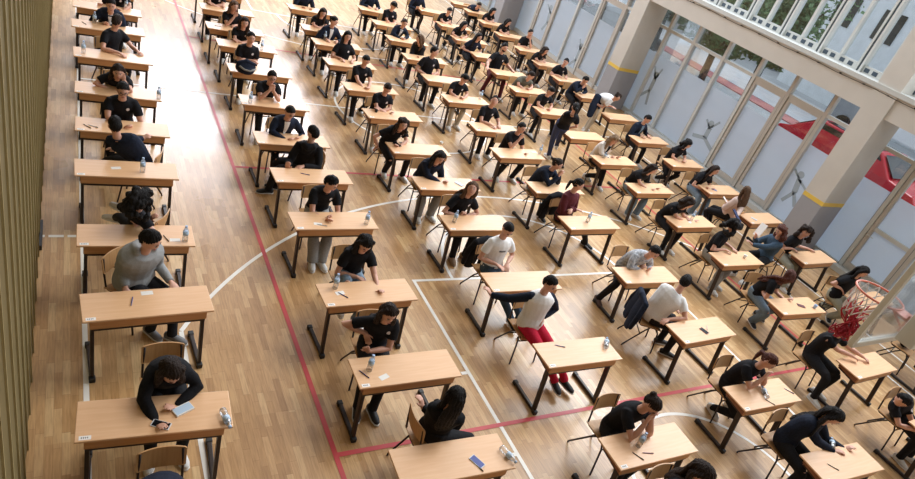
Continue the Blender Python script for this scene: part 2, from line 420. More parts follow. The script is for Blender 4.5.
# lower glazing
GX = 15.55
YS = [25.6, 24.5, 23.4, 22.25, 21.1, 20.0, 18.82, 17.72, 16.5, 15.45, 14.4, 13.3, 12.1, 10.93, 9.8, 8.65, 7.5, 6.3, 5.2, 4.1, 3.0, 1.9, 0.8]
nw = nd = 0
for i in range(len(YS) - 1):
    y1, y0 = YS[i], YS[i + 1]
    door = i in (4, 7, 13, 14, 17)
    if door: nd += 1; r = empty('door_%d' % nd, (GX, y0, 0))
    else: nw += 1; r = empty('window_%d' % nw, (GX, y0, 0))
    r['kind'] = 'structure'
    w = y1 - y0; fm = M['alu_door'] if door else M['alu']; t = 0.055 if not door else 0.08
    b = MB()
    b.box((-0.09, -0.045, 0.0), (0.05, 0.045, 3.44), fm)
    b.box((-0.075, 0.045, 0.1), (-0.01, 0.06, 3.44), M['alu_blue'])
    b.box((-0.06, 0.045, 0.0), (0.04, w - 0.045, 0.14), M['sill'])
    b.box((-0.08, 0.045, 2.78), (0.05, w - 0.045, 2.86), fm)
    if door:
        b.box((-0.07, 0.06, 0.14), (0.03, 0.06 + t, 2.78), fm); b.box((-0.07, w - 0.06 - t, 0.14), (0.03, w - 0.06, 2.78), fm)
        b.box((-0.07, 0.06 + t, 2.68), (0.03, w - 0.06 - t, 2.78), fm); b.box((-0.07, 0.06 + t, 0.14), (0.03, w - 0.06 - t, 0.28), fm)
    if y1 <= 6.4:
        b.box((-0.06, 0.045, 1.18), (0.03, w - 0.045, 1.27), M['alu'])
    b.build('frame', None, r)
    if door:
        h = MB(); h.rtube([(-0.07, w - .1, 1.05), (-0.13, w - .1, 1.05)], 0.012); h.rtube([(-0.13, w - .1, 1.05), (-0.13, w - .24, 1.05)], 0.012)
        h.build('handle', M['alu'], r, smooth=True)
    b = MB(); b.box((0, 0.045, 0.14), (0.01, w - 0.045, 2.78)); b.build('lower_pane', M['glass'], r)
    b = MB(); b.box((0, 0.045, 2.86), (0.01, w - 0.045, 3.44)); b.build('upper_pane', M['glass'], r)
    b = MB(); b.box((-0.006, 0.06, 0.14), (-0.003, w - 0.06, 2.06)); b.build('frosted_film', M['frost'], r)
# low white skirting along the glass
b = MB(); b.box((15.25, 0.8, 0.0), (15.44, 6.9, 0.12)); b.box((15.25, 7.7, 0.0), (15.44, 14.4, 0.12)); struct('baseboard_right', b, M['sill'])

# upper glazing: pairs of deep fins and thin bars
y = 5.0; n = 0
while y < 24:
    nw += 1; r = empty('window_%d' % nw, (15.1, y, 4.02)); r['kind'] = 'structure'
    b = MB()
    b.box((-0.10, -0.06, 0), (0.1, -0.01, 3.2), M['alu']); b.box((-0.08, 0.0, 0), (0.1, 0.03, 3.2), M['alu_blue']); b.box((-0.10, 0.04, 0), (0.1, 0.09, 3.2), M['sill'])
    b.box((-0.09, 0.53, 0.16), (0.06, 0.59, 3.2), M['alu'])
    b.box((-0.05, 0.11, 0.0), (0.1, 1.03, 0.16), M['alu'])
    for q in (0.2, 0.42, 0.68, 0.88): b.box((-0.056, q, 0.03), (-0.05, q + 0.12, 0.12), M['alu_blue'])
    b.build('frame', None, r)
    b = MB(); b.box((0, 0.11, 0.16), (0.01, 1.03, 3.2)); b.build('pane', M['glass'], r)
    y += 1.11; n += 1

# grey athlete silhouettes stuck on the glass
FIG = [
    ([((0, .62), (0, .95), .07), ((0, .95), (-.22, 1.25), .03), ((0, .92), (.25, 1.12), .03), ((0, .62), (-.42, .42), .05), ((0, .62), (.45, .5), .05)], (.03, 1.06)),
    ([((0, .55), (0, .95), .07), ((0, .92), (-.12, 1.32), .03), ((0, .92), (.22, 1.28), .03), ((0, .55), (-.12, .08), .045), ((0, .55), (.30, .22), .045)], (.02, 1.06)),
    ([((0, .5), (.08, .9), .08), ((.08, .88), (-.3, .72), .03), ((.08, .88), (.38, 1.08), .03), ((0, .5), (-.25, .15), .05), ((0, .5), (.2, .1), .05)], (.12, 1.02))]
def silhouette(px, py, k, sc, label):
    c = at_x(px, py, GX - 0.012); segs, hd = FIG[k]; b = MB()
    for (y0, z0), (y1, z1), w in segs:
        p0 = V((0, y0 * sc, (z0 - .65) * sc)); p1 = V((0, y1 * sc, (z1 - .65) * sc)); b.bar(p0, p1, w * sc * 2.2, 0.002, side=(0, 1, 0) if abs(p1.z - p0.z) > abs(p1.y - p0.y) else (0, 0, 1))
    b.loft([(-0.001, hd[0] * sc, (hd[1] - .65) * sc), (0.001, hd[0] * sc, (hd[1] - .65) * sc)], .11 * sc, side=(0, 1, 0), n=14)
    o = b.build('athlete_sticker', M['sticker']); o.location = c; tag(o, label, 'window sticker', 'athlete stickers on the frosted glass')
silhouette(705, 137, 0, .95, 'grey leaping dancer silhouette on frosted glass behind the third file of desks')
silhouette(577, 57, 1, .95, 'grey gymnast silhouette with raised arms on frosted glass near the far end')
silhouette(797, 188, 2, .85, 'grey running player silhouette on frosted glass beside the near pillar')
silhouette(651, 87, 1, .95, 'grey stretching figure silhouette on frosted glass right of the middle pillar')
silhouette(549, 18, 2, .95, 'pale grey player silhouette on frosted glass near the far pillar')

# ------------------------------------------------------------------ outside
b = MB(); b.box((15.7, -10, -0.35), (90, 90, -0.15)); o = b.build('street_ground', M['asphalt']); o['kind'] = 'structure'
b = MB(); b.box((27.2, -10, -0.15), (28.4, 90, -0.10)); o = b.build('street_kerb', M['pinkpave']); o['kind'] = 'structure'
b = MB(); b.box((28.4, -10, -0.15), (34, 90, -0.08)); o = b.build('pavement', M['paving']); o['kind'] = 'structure'

def tree(x, y, h, cr, label, seed, trunk=2.3):
    random.seed(seed); r = empty('street_tree', (x, y, -0.15))
    tag(r, label, 'tree', 'trees outside the windows')
    b = MB(); b.loft([(0, 0, 0), (.03, 0, trunk * .5), (0, .05, trunk), (.1, .1, trunk + 1)], [.17, .14, .13, .07], n=8)
    for k in range(4):
        a = k * 1.6 + seed; b.loft([(0, 0.05, trunk - .1), (math.cos(a) * cr * .4, math.sin(a) * cr * .4, trunk + cr * .5), (math.cos(a) * cr * .7, math.sin(a) * cr * .7, trunk + cr)], [.08, .05, .02], n=6)
    b.build('trunk', M['bark'], r, smooth=True)
    b = MB()
    for k in range(2600):
        a = random.uniform(0, 6.283); u = random.random() ** 0.5; zz = random.uniform(-1, 1)
        lob = 0.8 + 0.35 * math.sin(3 * a + seed) * math.cos(2.5 * zz + seed)
        p = V((math.cos(a) * cr * u * lob * math.sqrt(max(0, 1 - zz * zz * .8)), math.sin(a) * cr * u * lob * math.sqrt(max(0, 1 - zz * zz * .8)), trunk + h * .5 + zz * h * .5))
        s_ = random.uniform(.08, .17); d1 = V((random.gauss(0, 1), random.gauss(0, 1), random.gauss(0, 1))).normalized(); d2 = d1.orthogonal().normalized()
        b.add([p - d1 * s_, p + d2 * s_ * .5, p + d1 * s_, p - d2 * s_ * .5], [(0, 1, 2, 3)])
    b.build('foliage', M['leaf'], r)
tree(20.6, 16.6, 2.4, 2.0, 'leafy street tree with dark trunk seen through the glass right of the middle pillar', 1, 2.2)
tree(21.5, 20.5, 2.6, 1.9, 'street tree partly hidden behind the middle pillar outside the glass', 2, 2.3)
tree(20.6, 14.48, 2.6, 1.3, 'slim street tree whose crown hangs above the glass doors', 3, 2.6)
tree(27.0, 21.8, 5.6, 3.0, 'broad green tree filling the left half of the upper windows', 5, 2.6)
tree(26.0, 18.27, 5.4, 2.3, 'bright green tree in the middle of the upper windows', 6, 2.4)

def car(x, y, rz, body, label, L_=4.2, W_=1.75, H_=1.45, dark_roof=False):
    r = empty('parked_car', (x, y, -0.15), rz); tag(r, label, 'car', 'cars parked in the street')
    b = MB(); hw = W_ / 2
    prof = [(-.5, .35), (-.5, .62), (-.46, .72), (-.30, .76), (-.17, 1.0), (.25, 1.0), (.40, .74), (.48, .68), (.5, .5), (.5, .3)]
    pts = [(p * L_, z * H_ if z < 1 else H_) for p, z in prof]; k = len(pts); vs = []
    for s_ in (-1, 1):
        for (a, z) in pts: vs.append((a, s_ * hw * (1 if z < H_ * .8 else .82), z * (1 if z > H_ * .3 else 1)))
    fs = [tuple(range(k - 1, -1, -1)), tuple(range(k, 2 * k))] + [(i, (i + 1) % k, k + (i + 1) % k, k + i) for i in range(k)]
    b.add(vs, fs); b.build('body', M[body], r, bevel=.04)
    b = MB()
    for s_ in (-1, 1):
        yy = s_ * hw * .93
        b.add([(-.26 * L_, yy * 1.02, H_ * .78), (.35 * L_, yy * 1.02, H_ * .78), (.235 * L_, yy * .93, H_ * .97), (-.165 * L_, yy * .93, H_ * .97)], [(0, 1, 2, 3)])
    b.add([(-.305 * L_, -hw * .85, H_ * .79), (-.305 * L_, hw * .85, H_ * .79), (-.19 * L_, hw * .75, H_ * .99), (-.19 * L_, -hw * .75, H_ * .99)], [(0, 1, 2, 3)])
    b.add([(.40 * L_, -hw * .85, H_ * .77), (.40 * L_, hw * .85, H_ * .77), (.27 * L_, hw * .75, H_ * .99), (.27 * L_, -hw * .75, H_ * .99)], [(3, 2, 1, 0)])
    b.build('windows', M['car_glass'], r)
    if dark_roof:
        b = MB(); b.box((-.14 * L_, -hw * .72, H_ + .002), (.22 * L_, hw * .72, H_ + .02)); b.build('roof_panel', M['car_glass'], r)
    for sx in (-.32, .32):
        for sy in (-1, 1):
            b = MB(); b.lathe([(.18, -.1), (.30, -.1), (.32, -.05), (.32, .05), (.30, .1), (.18, .1)], 16, mat=Matrix.Translation((sx * L_, sy * (hw - .08), .32)) @ Matrix.Rotation(math.pi / 2, 4, 'X'))
            b.build('wheel', M['tyre'], r, smooth=False)
car(20.3, 9.7, math.pi / 2, 'red_car', 'bright red car parked right outside the glass doors', 4.9, 1.8, 2.15, True)
car(22.8, 24.2, math.pi / 2 + .1, 'dark_car', 'dark car parked outside beyond the far end of the glass', 4.2, 1.75, 1.45)
car(27.0, 31.5, math.pi / 2, 'white_car', 'white car parked far down the street outside', 4.2, 1.75, 1.45)
def house(x, y0, y1, h, m, label, shutters=False):
    r = empty('street_building', (x, y0, -0.15)); tag(r, label, 'building', 'buildings across the street')
    b = MB(); b.box((0, 0, 0), (7, y1 - y0, h)); b.build('wall', M[m], r)
    b = MB(); b.box((-.3, -.2, h), (7.3, y1 - y0 + .2, h + .25)); b.build('roof', M['facade_grey'], r)
    yy = .8
    while yy < y1 - y0 - 1.6:
        for zz in ((1.0, 3.9, 6.8) if h > 8 else (1.0,)):
            b = MB(); b.box((-.05, yy, zz), (.05, yy + 1.2, zz + 1.5)); b.build('window', M['car_glass'], r)
        yy += 2.6
    if shutters:
        b = MB()
        for q in range(14): b.box((-.12, 5.0, .3 + q * .18), (-.06, 8.8, .44 + q * .18))
        b.build('roller_shutter', M['sill'], r)
house(36, 8, 24, 11, 'facade_white', 'white building with dark windows across the street, nearer of two', True)
house(38, 26, 48, 9, 'facade_grey', 'grey building across the street beyond the far end of the hall')
# white delivery truck seen through the upper windows
r = empty('delivery_truck', (31.5, 13.0, -0.1), math.pi / 2); tag(r, 'white box truck with grey cab standing across the street', 'truck')
b = MB(); b.box((-3, -1.2, .9), (2.4, 1.2, 3.6)); b.build('cargo_box', M['facade_white'], r, bevel=.05)
b = MB(); b.box((2.5, -1.1, .5), (4.2, 1.1, 2.4)); b.build('cab', M['facade_grey'], r, bevel=.12)
b = MB(); b.box((3.6, -1.0, 1.5), (4.22, 1.0, 2.2)); b.build('windscreen', M['car_glass'], r)
for sx in (-2.2, 3.1):
    for sy in (-1, 1):
        b = MB(); b.lathe([(.2, -.12), (.42, -.12), (.42, .12), (.2, .12)], 16, mat=Matrix.Translation((sx, sy * 1.05, .42)) @ Matrix.Rotation(math.pi / 2, 4, 'X')); b.build('wheel', M['tyre'], r)

# ------------------------------------------------------------------ basketball backboard, ring and net
BY = 1.93
r = empty('basketball_board', (6.84, BY, 2.85)); tag(r, 'clear basketball backboard in a cream frame with orange ring, in front at lower right', 'basketball backboard')
b = MB(); w, h = .9, 1.05
for a, c_ in (((-w, 0, 0), (-w, 0, h)), ((w, 0, 0), (w, 0, h))): b.bar(a, c_, .06, .05, (1, 0, 0))
for a, c_ in (((-w, 0, 0), (w, 0, 0)), ((-w, 0, h), (w, 0, h))): b.bar(a, c_, .05, .06, (0, 1, 0))
b.build('board_frame', M['frame_cream'], r, bevel=.006)
b = MB(); b.box((-w + .03, -.006, .03), (w - .03, .006, h - .03)); b.build('clear_panel', M['acrylic'], r)
b = MB()
b.bar((-.15, -.1, .1), (-.15, -.1, h), .10, .08, (1, 0, 0)); b.bar((.15, -.1, .1), (.15, -.1, h), .10, .08, (1, 0, 0))
b.bar((-.45, -.2, .15), (-.45, -.2, 1.5), .2, .16, (1, 0, 0)); b.bar((-.9 + .45, -.2, .25), (.6, -.2, .25), .16, .16, (0, 0, 1))
b.bar((-.45, -.2, 1.0), (-.45, -1.8, 1.6), .12, .12, (1, 0, 0)); b.bar((.45, -.2, .25), (.45, -1.8, .9), .12, .12, (1, 0, 0))
b.build('support_frame', M['frame_cream'], r, bevel=.008)
RC = V((0, .375, .20)); RR = .228
b = MB(); b.loft([(RC.x + RR * math.cos(a * .2618), RC.y + RR * math.sin(a * .2618), RC.z) for a in range(24)], .011, side=(0, 0, 1), n=8, closed=True)
ringo = b.build('ring', M['orange'], r, smooth=True)
b = MB(); b.box((-.11, .01, .06), (.11, .03, .24)); b.box((-.09, .03, .17), (.09, .16, .195)); b.bar((-.10, .02, .10), (-.09, .17, .195), .02, .012); b.bar((.10, .02, .10), (.09, .17, .195), .02, .012)
b.build('ring_bracket', M['orange'], r, bevel=.003)
b = MB(); random.seed(8)
rows = [(.0, RR), (-.09, .19), (-.18, .155), (-.27, .125)]
def npt(i, j, tw=0): 
    dz, rr_ = rows[j]; a = 2 * math.pi * (i + .5 * (j % 2) + tw) / 12
    return V((RC.x - .0 + math.cos(a) * rr_ * .95 - .05 * j * .5, RC.y + math.sin(a) * rr_ * .95 + .02 * j, RC.z + dz))
for j in range(3):
    for i in range(12):
        o_ = 0 if j % 2 == 0 else 1
        b.loft([npt(i, j), npt(i, j + 1)], .006, n=5); b.loft([npt(i, j), npt(i - 1 + (0 if j % 2 == 0 else 2), j + 1)], .006, n=5)
b.build('net', M['net_white'], r)
b = MB()
for k in range(26):
    a = random.uniform(0, 6.28); p0 = npt(k % 12, 3)
    if k < 10: p0 = npt(k, 2)
    ctl = [p0] + [V((RC.x - .09 + random.gauss(0, .055), RC.y + .02 + random.gauss(0, .055), RC.z - dz_ + random.gauss(0, .03))) for dz_ in (.33, .46, .54, .44)]
    path = []
    for q in range(len(ctl) - 1):
        pa, pb, pc, pd = ctl[max(q - 1, 0)], ctl[q], ctl[q + 1], ctl[min(q + 2, len(ctl) - 1)]
        for t_ in (0, .25, .5, .75): path.append(.5 * ((2 * pb) + (pc - pa) * t_ + (2 * pa - 5 * pb + 4 * pc - pd) * t_ ** 2 + (3 * pb - pa - 3 * pc + pd) * t_ ** 3))
    b.loft(path, .007, n=5)
b.build('net_knot', M['net_red'], r, smooth=True)

# ------------------------------------------------------------------ school desk
DW, DD, DZ = 1.18, .415, .76
def make_desk():
    r = empty('school_desk')
    b = MB(); b.box((-DW / 2, 0, DZ - .022), (DW / 2, DD, DZ)); b.build('tabletop', M['beech'], r, bevel=.006)
    xi = DW / 2 - .065
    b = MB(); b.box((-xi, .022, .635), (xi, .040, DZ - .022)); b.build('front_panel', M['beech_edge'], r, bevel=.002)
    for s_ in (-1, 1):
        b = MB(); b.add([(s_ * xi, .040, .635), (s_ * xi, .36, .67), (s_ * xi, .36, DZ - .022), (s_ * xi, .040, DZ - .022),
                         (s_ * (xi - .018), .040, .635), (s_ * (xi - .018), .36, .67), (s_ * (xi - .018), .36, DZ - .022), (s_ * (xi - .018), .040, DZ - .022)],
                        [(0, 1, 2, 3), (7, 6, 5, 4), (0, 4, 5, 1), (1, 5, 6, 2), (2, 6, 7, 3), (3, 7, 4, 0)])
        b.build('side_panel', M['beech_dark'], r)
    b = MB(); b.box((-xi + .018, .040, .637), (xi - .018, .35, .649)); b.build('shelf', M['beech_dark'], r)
    b = MB(); b.bar((-xi + .01, .05, .617), (xi - .01, .05, .617), .034, .03, (0, 1, 0)); b.build('crossbar', M['steel'], r)
    for s_ in (-1, 1):
        x = s_ * (DW / 2 - .088)
        b = MB(); b.bar((x, .085, .632), (x, -.005, .05), .034, .062, (1, 0, 0)); b.bar((x, .05, .62), (x, .34, .655), .03, .03, (1, 0, 0))
        b.build('leg', M['steel'], r, bevel=.006)
        b = MB(); b.bar((x, -.03, .03), (x, .45, .03), .045, .042, (1, 0, 0)); f = b.build('foot_runner', M['steel'], r, bevel=.008)
        for yy in (-.035, .455):
            b = MB(); b.box((x - .029, yy - .03, 0), (x + .029, yy + .03, .056)); b.build('end_cap', M['cap'], f, bevel=.008)
    b = MB(); b.box((-DW / 2 + .03, .015, DZ), (-DW / 2 + .115, .055, DZ + .001), M['label'])
    for q in range(4): b.box((-DW / 2 + .045 + q * .014, .028, DZ + .001), (-DW / 2 + .052 + q * .014, .042, DZ + .0014), M['ink'])
    b.build('number_label', None, r)
    return r
desk0 = make_desk(); dk = kids_of(desk0)

def make_chair():
    r = empty('school_chair')      # faces -y, origin under the seat centre
    b = MB(); 
    g = []
    n1, n2 = 8, 8
    for i in range(n1 + 1):
        for j in range(n2 + 1):
            u = i / n1 * 2 - 1; v = j / n2
            x = .19 * u * (1 - .06 * (1 - v)); y_ = -.19 + .37 * v
            z_ = .445 - .012 * math.cos(u * 1.5) + .012 * v - .02 * max(0, .25 - v) * 4
            g.append((x, y_, z_))
    top = g; bot = [(x, y_, z_ - .012) for x, y_, z_ in g]; fs = []
    N_ = n2 + 1
    for i in range(n1):
        for j in range(n2): 
            q = (i * N_ + j, (i + 1) * N_ + j, (i + 1) * N_ + j + 1, i * N_ + j + 1); fs.append(q)
            fs.append(tuple(k + len(top) for k in reversed(q)))
    T = len(top)
    for j in range(n2): fs.append((j, j + 1, j + 1 + T, j + T)); fs.append((n1 * N_ + j + 1, n1 * N_ + j, n1 * N_ + j + T, n1 * N_ + j + 1 + T))
    for i in range(n1): fs.append(((i + 1) * N_, i * N_, i * N_ + T, (i + 1) * N_ + T)); fs.append((i * N_ + n2, (i + 1) * N_ + n2, (i + 1) * N_ + n2 + T, i * N_ + n2 + T))
    b.add(top + bot, fs); b.build('seat', M['ply'], r, smooth=False)
    b = MB(); vs = []; fs = []
    n1 = 10; hz = ((.615, .215), (.63, .216), (.79, .243), (.805, .245))
    for t in (0, .012):
        for i in range(n1 + 1):
            u = i / n1 * 2 - 1
            for k, (z_, y_) in enumerate(hz):
                ww = .185 if k in (1, 2) else .17
                vs.append((ww * u, y_ + t - .028 * (u * u), z_ + .006 * (1 - u * u) * (1 if k > 1 else -1)))
    K = len(hz); T = (n1 + 1) * K
    for i in range(n1):
        for k in range(K - 1):
            q = (i * K + k, (i + 1) * K + k, (i + 1) * K + k + 1, i * K + k + 1); fs.append(q); fs.append(tuple(z_ + T for z_ in reversed(q)))
        fs.append((i * K, i * K + T, (i + 1) * K + T, (i + 1) * K)); fs.append((i * K + K - 1, (i + 1) * K + K - 1, (i + 1) * K + K - 1 + T, i * K + K - 1 + T))
    for k in range(K - 1): fs.append((k, k + 1, k + 1 + T, k + T)); fs.append((n1 * K + k + 1, n1 * K + k, n1 * K + k + T, n1 * K + k + 1 + T))
    b.add(vs, fs); b.build('backrest', M['ply'], r)
    for s_ in (-1, 1):
        x = s_ * .165
        b = MB(); b.loft([(x, -.17, .425), (x, .14, .427), (x, .175, .45), (x * 1.0, .20, .60), (x * .95, .225, .79)], .0115, n=7); b.build('back_support', M['steel'], r, smooth=True)
        b = MB(); b.loft([(x, -.12, .425), (x * 1.08, -.16, .36), (x * 1.18, -.215, .02), (x * 1.18, -.216, 0.0)], .0115, n=7); b.build('front_leg', M['steel'], r, smooth=True)
        b = MB(); b.loft([(x, -.02, .425), (x * 1.06, .04, .36), (x * 1.15, .255, .02), (x * 1.15, .256, 0.0)], .0115, n=7); b.build('rear_leg', M['steel'], r, smooth=True)
    b = MB(); b.loft([(-.175, -.155, .36), (.175, -.155, .36)], .009, n=6); b.loft([(-.175, .09, .28), (.175, .09, .28)], .009, n=6); b.build('stretcher', M['steel'], r, smooth=True)
    return r
chair0 = make_chair(); ck = kids_of(chair0)
# ------------------------------------------------------------------ people
def lerp(a, b, t): return a + (b - a) * t
def ik(a, t, l1, l2, pole):
    d = t - a; L_ = d.length
    if L_ > (l1 + l2) * .985: t = a + d * ((l1 + l2) * .985 / L_); d = t - a; L_ = d.length
    if L_ < abs(l1 - l2) + .02: L_ = abs(l1 - l2) + .02
    u = d.normalized(); x = (l1 * l1 - l2 * l2 + L_ * L_) / (2 * L_); hgt = math.sqrt(max(0, l1 * l1 - x * x))
    p = pole - u * pole.dot(u)
    if p.length < 1e-4: p = u.orthogonal()
    p.normalize(); return a + u * x + p * hgt, t
def bez(a, b, c, t): return a * (1 - t) ** 2 + b * 2 * t * (1 - t) + c * t * t

def head_grid(mb, F, scale, fn, n=24, h=16, m=None):
    vs = []; fs = []
    for i in range(h + 1):
        a = math.pi * (i + .0) / h
        for j in range(n):
            g = 2 * math.pi * j / n
            vs.append(F(fn(math.sin(a) * math.cos(g), math.sin(a) * math.sin(g), math.cos(a)) * scale))
    for i in range(h):
        for j in range(n): fs.append((i * n + j, (i + 1) * n + j, (i + 1) * n + (j + 1) % n, i * n + (j + 1) % n))
    mb.add(vs, fs, m)
def G(x, w): return math.exp(-(x / w) ** 2)
def skull(s, f, u, k=1.0):
    x, y, z = s * .074, f * .092, u * .114
    if u < 0: x *= 1 - .26 * u * u; y *= 1 - (.10 if f > 0 else .28) * u * u
    if f < 0 and u > -.3: y *= 1.10
    return V((x * k, y * k, z * k))
def face(s, f, u):
    p = skull(s, f, u)
    if f > 0:
        p.y += .024 * G(s, .15) * G(u + .20, .15) + .010 * G(s, .12) * G(u - .02, .2)
        p.y += .005 * G(u - .22, .10) * G(s, .6) - .011 * G(abs(s) - .38, .16) * G(u - .03, .12)
        p.y += .006 * G(s, .25) * G(u + .50, .07) + .009 * G(s, .3) * G(u + .80, .14)
    return p
def in_hair(s, f, u, style):
    front = .60 if style in ('buzz', 'short') else .52
    if f > 0: lim = lerp(-.05, front, min(1, f * 1.15) ** 1.3)
    else: lim = lerp(-.05, -.60, min(1, -f * 1.4))
    return max(0., min(1., (u - lim) / .10 + .5))
JOBS = []
SEED = [0]
PEOPLE = {}
def person(hx, hy, look_label, far_y=None, yaw=0, top='blk', sleeve='s', legs='dark', hair='short', hc='dk', pose='rest', hyaw=None, hp=18, roll=0,
           gap=.28, lean=None, P=None, hands=None, feet=None, shoes='white', skin=0, size=1.0, stand=False, pyaw=None, emblem=None, glasses=False,
           beard=False, hood=False, inner=None, name='person', back=False, chair=True, text=False, poles=None, group=None, cap=False, side_lean=0, arms=None, sleevecol=None, bulk=0):
    SEED[0] += 1; rnd = random.Random(SEED[0] * 7 + 3)
    yr = math.radians(yaw); fwd = V((math.sin(yr), -math.cos(yr), 0)); sid = V((math.cos(yr), math.sin(yr), 0)); up = V((0, 0, 1))
    pz = (.93 if stand else .545); Lh = .70 * size
    best = None
    zz = pz + Lh * .999
    while zz > pz + .18:
        h = at(hx, hy, zz); q = Lh * Lh - (zz - pz) ** 2
        if q >= 0:
            if P is not None:
                Pc = V((P[0], P[1], pz)); e = abs((h - Pc).length - Lh) + .06 * (pz + Lh - zz)
                if best is None or e < best[0]: best = (e, h, Pc)
            else:
                le = math.sqrt(q)
                Pc = V((h.x, h.y, pz)) - fwd * le * (-1 if back else 1) + sid * side_lean
                e = abs(Pc.y - ((far_y if far_y is not None else h.y) + gap)) + .12 * le + (abs(le - lean) * 2 if lean is not None else 0)
                if best is None or e < best[0]: best = (e, h, Pc)
        zz -= .01
    _, H, Pv = best
    if pyaw is None: pyaw = yaw * .35 if not stand else yaw
    pr = math.radians(pyaw); pf = V((math.sin(pr), -math.cos(pr), 0)); ps = V((math.cos(pr), math.sin(pr), 0))
    if far_y is None: far_y = Pv.y - .3
    dist = math.sqrt(H.x ** 2 + H.y ** 2 + (CH - H.z) ** 2)
    vox = .0085 if dist < 8.5 else (.011 if dist < 12 else .016)
    spd = (H - Pv).normalized()
    NB = H - (spd * .5 + up * .5 + fwd * .22 * (1 if not back else .4)).normalized() * .175 * size
    mid = Pv + up * .24 * size - fwd * .03
    sp = [bez(Pv, mid, NB, t / 8) for t in range(9)]
    ctop = (sp[8] - sp[6]).normalized()
    side = lerp(ps, sid, .85).normalized()
    # head frame
    hyw = math.radians(yaw * 1.0 if hyaw is None else hyaw); pit = math.radians(hp)
    hf = V((math.sin(hyw) * math.cos(pit), -math.cos(hyw) * math.cos(pit), -math.sin(pit))); hs = V((math.cos(hyw), math.sin(hyw), 0)); hu = hs.cross(hf) * -1
    hu = hf.cross(hs) * (1 if hf.cross(hs).z > 0 else -1)
    if roll:
        Rm = Matrix.Rotation(math.radians(roll), 3, hf); hs = Rm @ hs; hu = Rm @ hu
    hsz = size * 1.0
    F = lambda p: H + hs * p.x + hf * p.y + hu * p.z
    female = hair in ('long', 'pony', 'curly', 'bun', 'wavy')
    wk = .90 if female else 1.0
    # torso sections
    secs = [(0, .165, .12), (.12, .165, .125), (.3, .145 * (1 if not female else .93), .105), (.5, .152, .110), (.68, .170 * wk, .118), (.82, .188 * wk, .108), (.90, .165 * wk, .09), (.945, .112, .074), (.975, .075, .064), (1.0, .056, .056)]
    def spt(t):
        return bez(Pv, mid, NB, t)
    def torso(mb, off, t1=1.0, m=None):
        pts = [Pv - up * .07]; rad = [(.13 + off, .10 + off)]
        for t, w, d in secs:
            if t > t1: break
            pts.append(spt(t)); rad.append(((w + off) * size, (d + off) * size))
        mb.loft(pts, rad, side, 16, m)
    shz = spt(.86)
    sh = {s_: shz + side * s_ * .165 * wk * size + ctop * -.005 for s_ in (1, -1)}
    # hands
    hd = {}
    curl = .5
    zt = .785
    cx = (Pv.x + H.x) / 2
    default = {
        'rest': {1: V((cx + .12, far_y - .17, zt)), -1: V((cx - .12, far_y - .15, zt))},
        'fold': {1: V((cx - .09, far_y - .08, .81)), -1: V((cx + .10, far_y - .14, .80))},
        'clasp': {1: V((cx + .035, far_y - .17, .805)), -1: V((cx - .035, far_y - .17, .805))},
        'write': {1: V((cx + .14, far_y - .12, zt)), -1: V((cx - .10, far_y - .20, zt))},
        'lap': {1: Pv + pf * .27 + ps * .06 + up * .12, -1: Pv + pf * .27 - ps * .06 + up * .12},
        'chin': {1: H + hf * .10 - hu * .12 + hs * .02, -1: V((cx - .05, far_y - .14, zt))},
        'chinl': {-1: H + hf * .10 - hu * .12 - hs * .02, 1: V((cx + .05, far_y - .14, zt))},
        'cheek': {1: H + hs * .085 - hu * .05 + hf * .03, -1: V((cx - .05, far_y - .12, zt))},
        'face': {1: H + hf * .12 + hs * .04 - hu * .03, -1: H + hf * .12 - hs * .04 - hu * .03},
        'mouth': {1: H + hf * .13 + hs * .03 - hu * .10, -1: H + hf * .13 - hs * .03 - hu * .10},
        'cross': {1: spt(.5) + fwd * .22 - sid * .12, -1: spt(.5) + fwd * .24 + sid * .12},
        'down': {1: Pv + ps * .24 + pf * .1 - up * .02, -1: Pv - ps * .24 + pf * .1 - up * .02},
    }[pose]
    for s_ in (1, -1):
        hd[s_] = default[s_]
    if hands:
        for s_, t in hands.items():
            hd[s_] = at(*t) if len(t) == 3 else (Pv + pf * t[0] + ps * t[1] + up * t[2])
    el = {}; wr = {}
    for s_ in (1, -1):
        t = hd[s_]; back_ = (sh[s_] - t); back_.z *= .3; back_ = back_.normalized() * .075 * size
        raised = t.z > sh[s_].z - .18
        w = t + (back_ if not raised else V((0, 0, -.08)))
        pole = side * s_ * .7 - up * .8 - fwd * .2 if not raised else (side * s_ * .35 - up * 1.0 + fwd * .3)
        if poles and s_ in poles: pole = V(poles[s_])
        e, w2 = ik(sh[s_], w, .285 * size, .255 * size, pole)
        if not stand and e.z < .79 and e.y < far_y + .02 and e.y > far_y - .45 and w2.z > .7: e.z = .80
        el[s_] = e; wr[s_] = w2
    # legs
    hip = {s_: Pv + ps * s_ * .085 for s_ in (1, -1)}
    if feet is None:
        j = rnd.uniform(-.06, .06)
        feet = {1: (.40 + j, .13, .0), -1: (.40 - j, -.12, .0)} if not stand else {1: (0.02, .10, 0), -1: (-.05, -.10, 0)}
    ank = {}; kn = {}; fdir = {}
    for s_ in (1, -1):
        t = feet[s_]
        if len(t) == 3 and abs(t[0]) < 5: tp = Pv + pf * t[0] + ps * t[1]; tp.z = .085 + t[2]
        else: tp = at(t[0], t[1], .06); tp.z = .085 + (t[2] if len(t) > 2 else 0)
        pole = pf * .6 + up * .8 + ps * s_ * .15 if not stand else pf
        kn[s_], ank[s_] = ik(hip[s_], tp, .43 * size, .42 * size, pole)
        d = pf * .8 + ps * s_ * .18
        sn = ank[s_] - kn[s_]; d = d + V((sn.x, sn.y, 0)) * .6; d.z = 0; fdir[s_] = d.normalized()
    # ---------- body
    b = MB(); fat = .0022 if vox > .012 else 0
    torso(b, -.034)
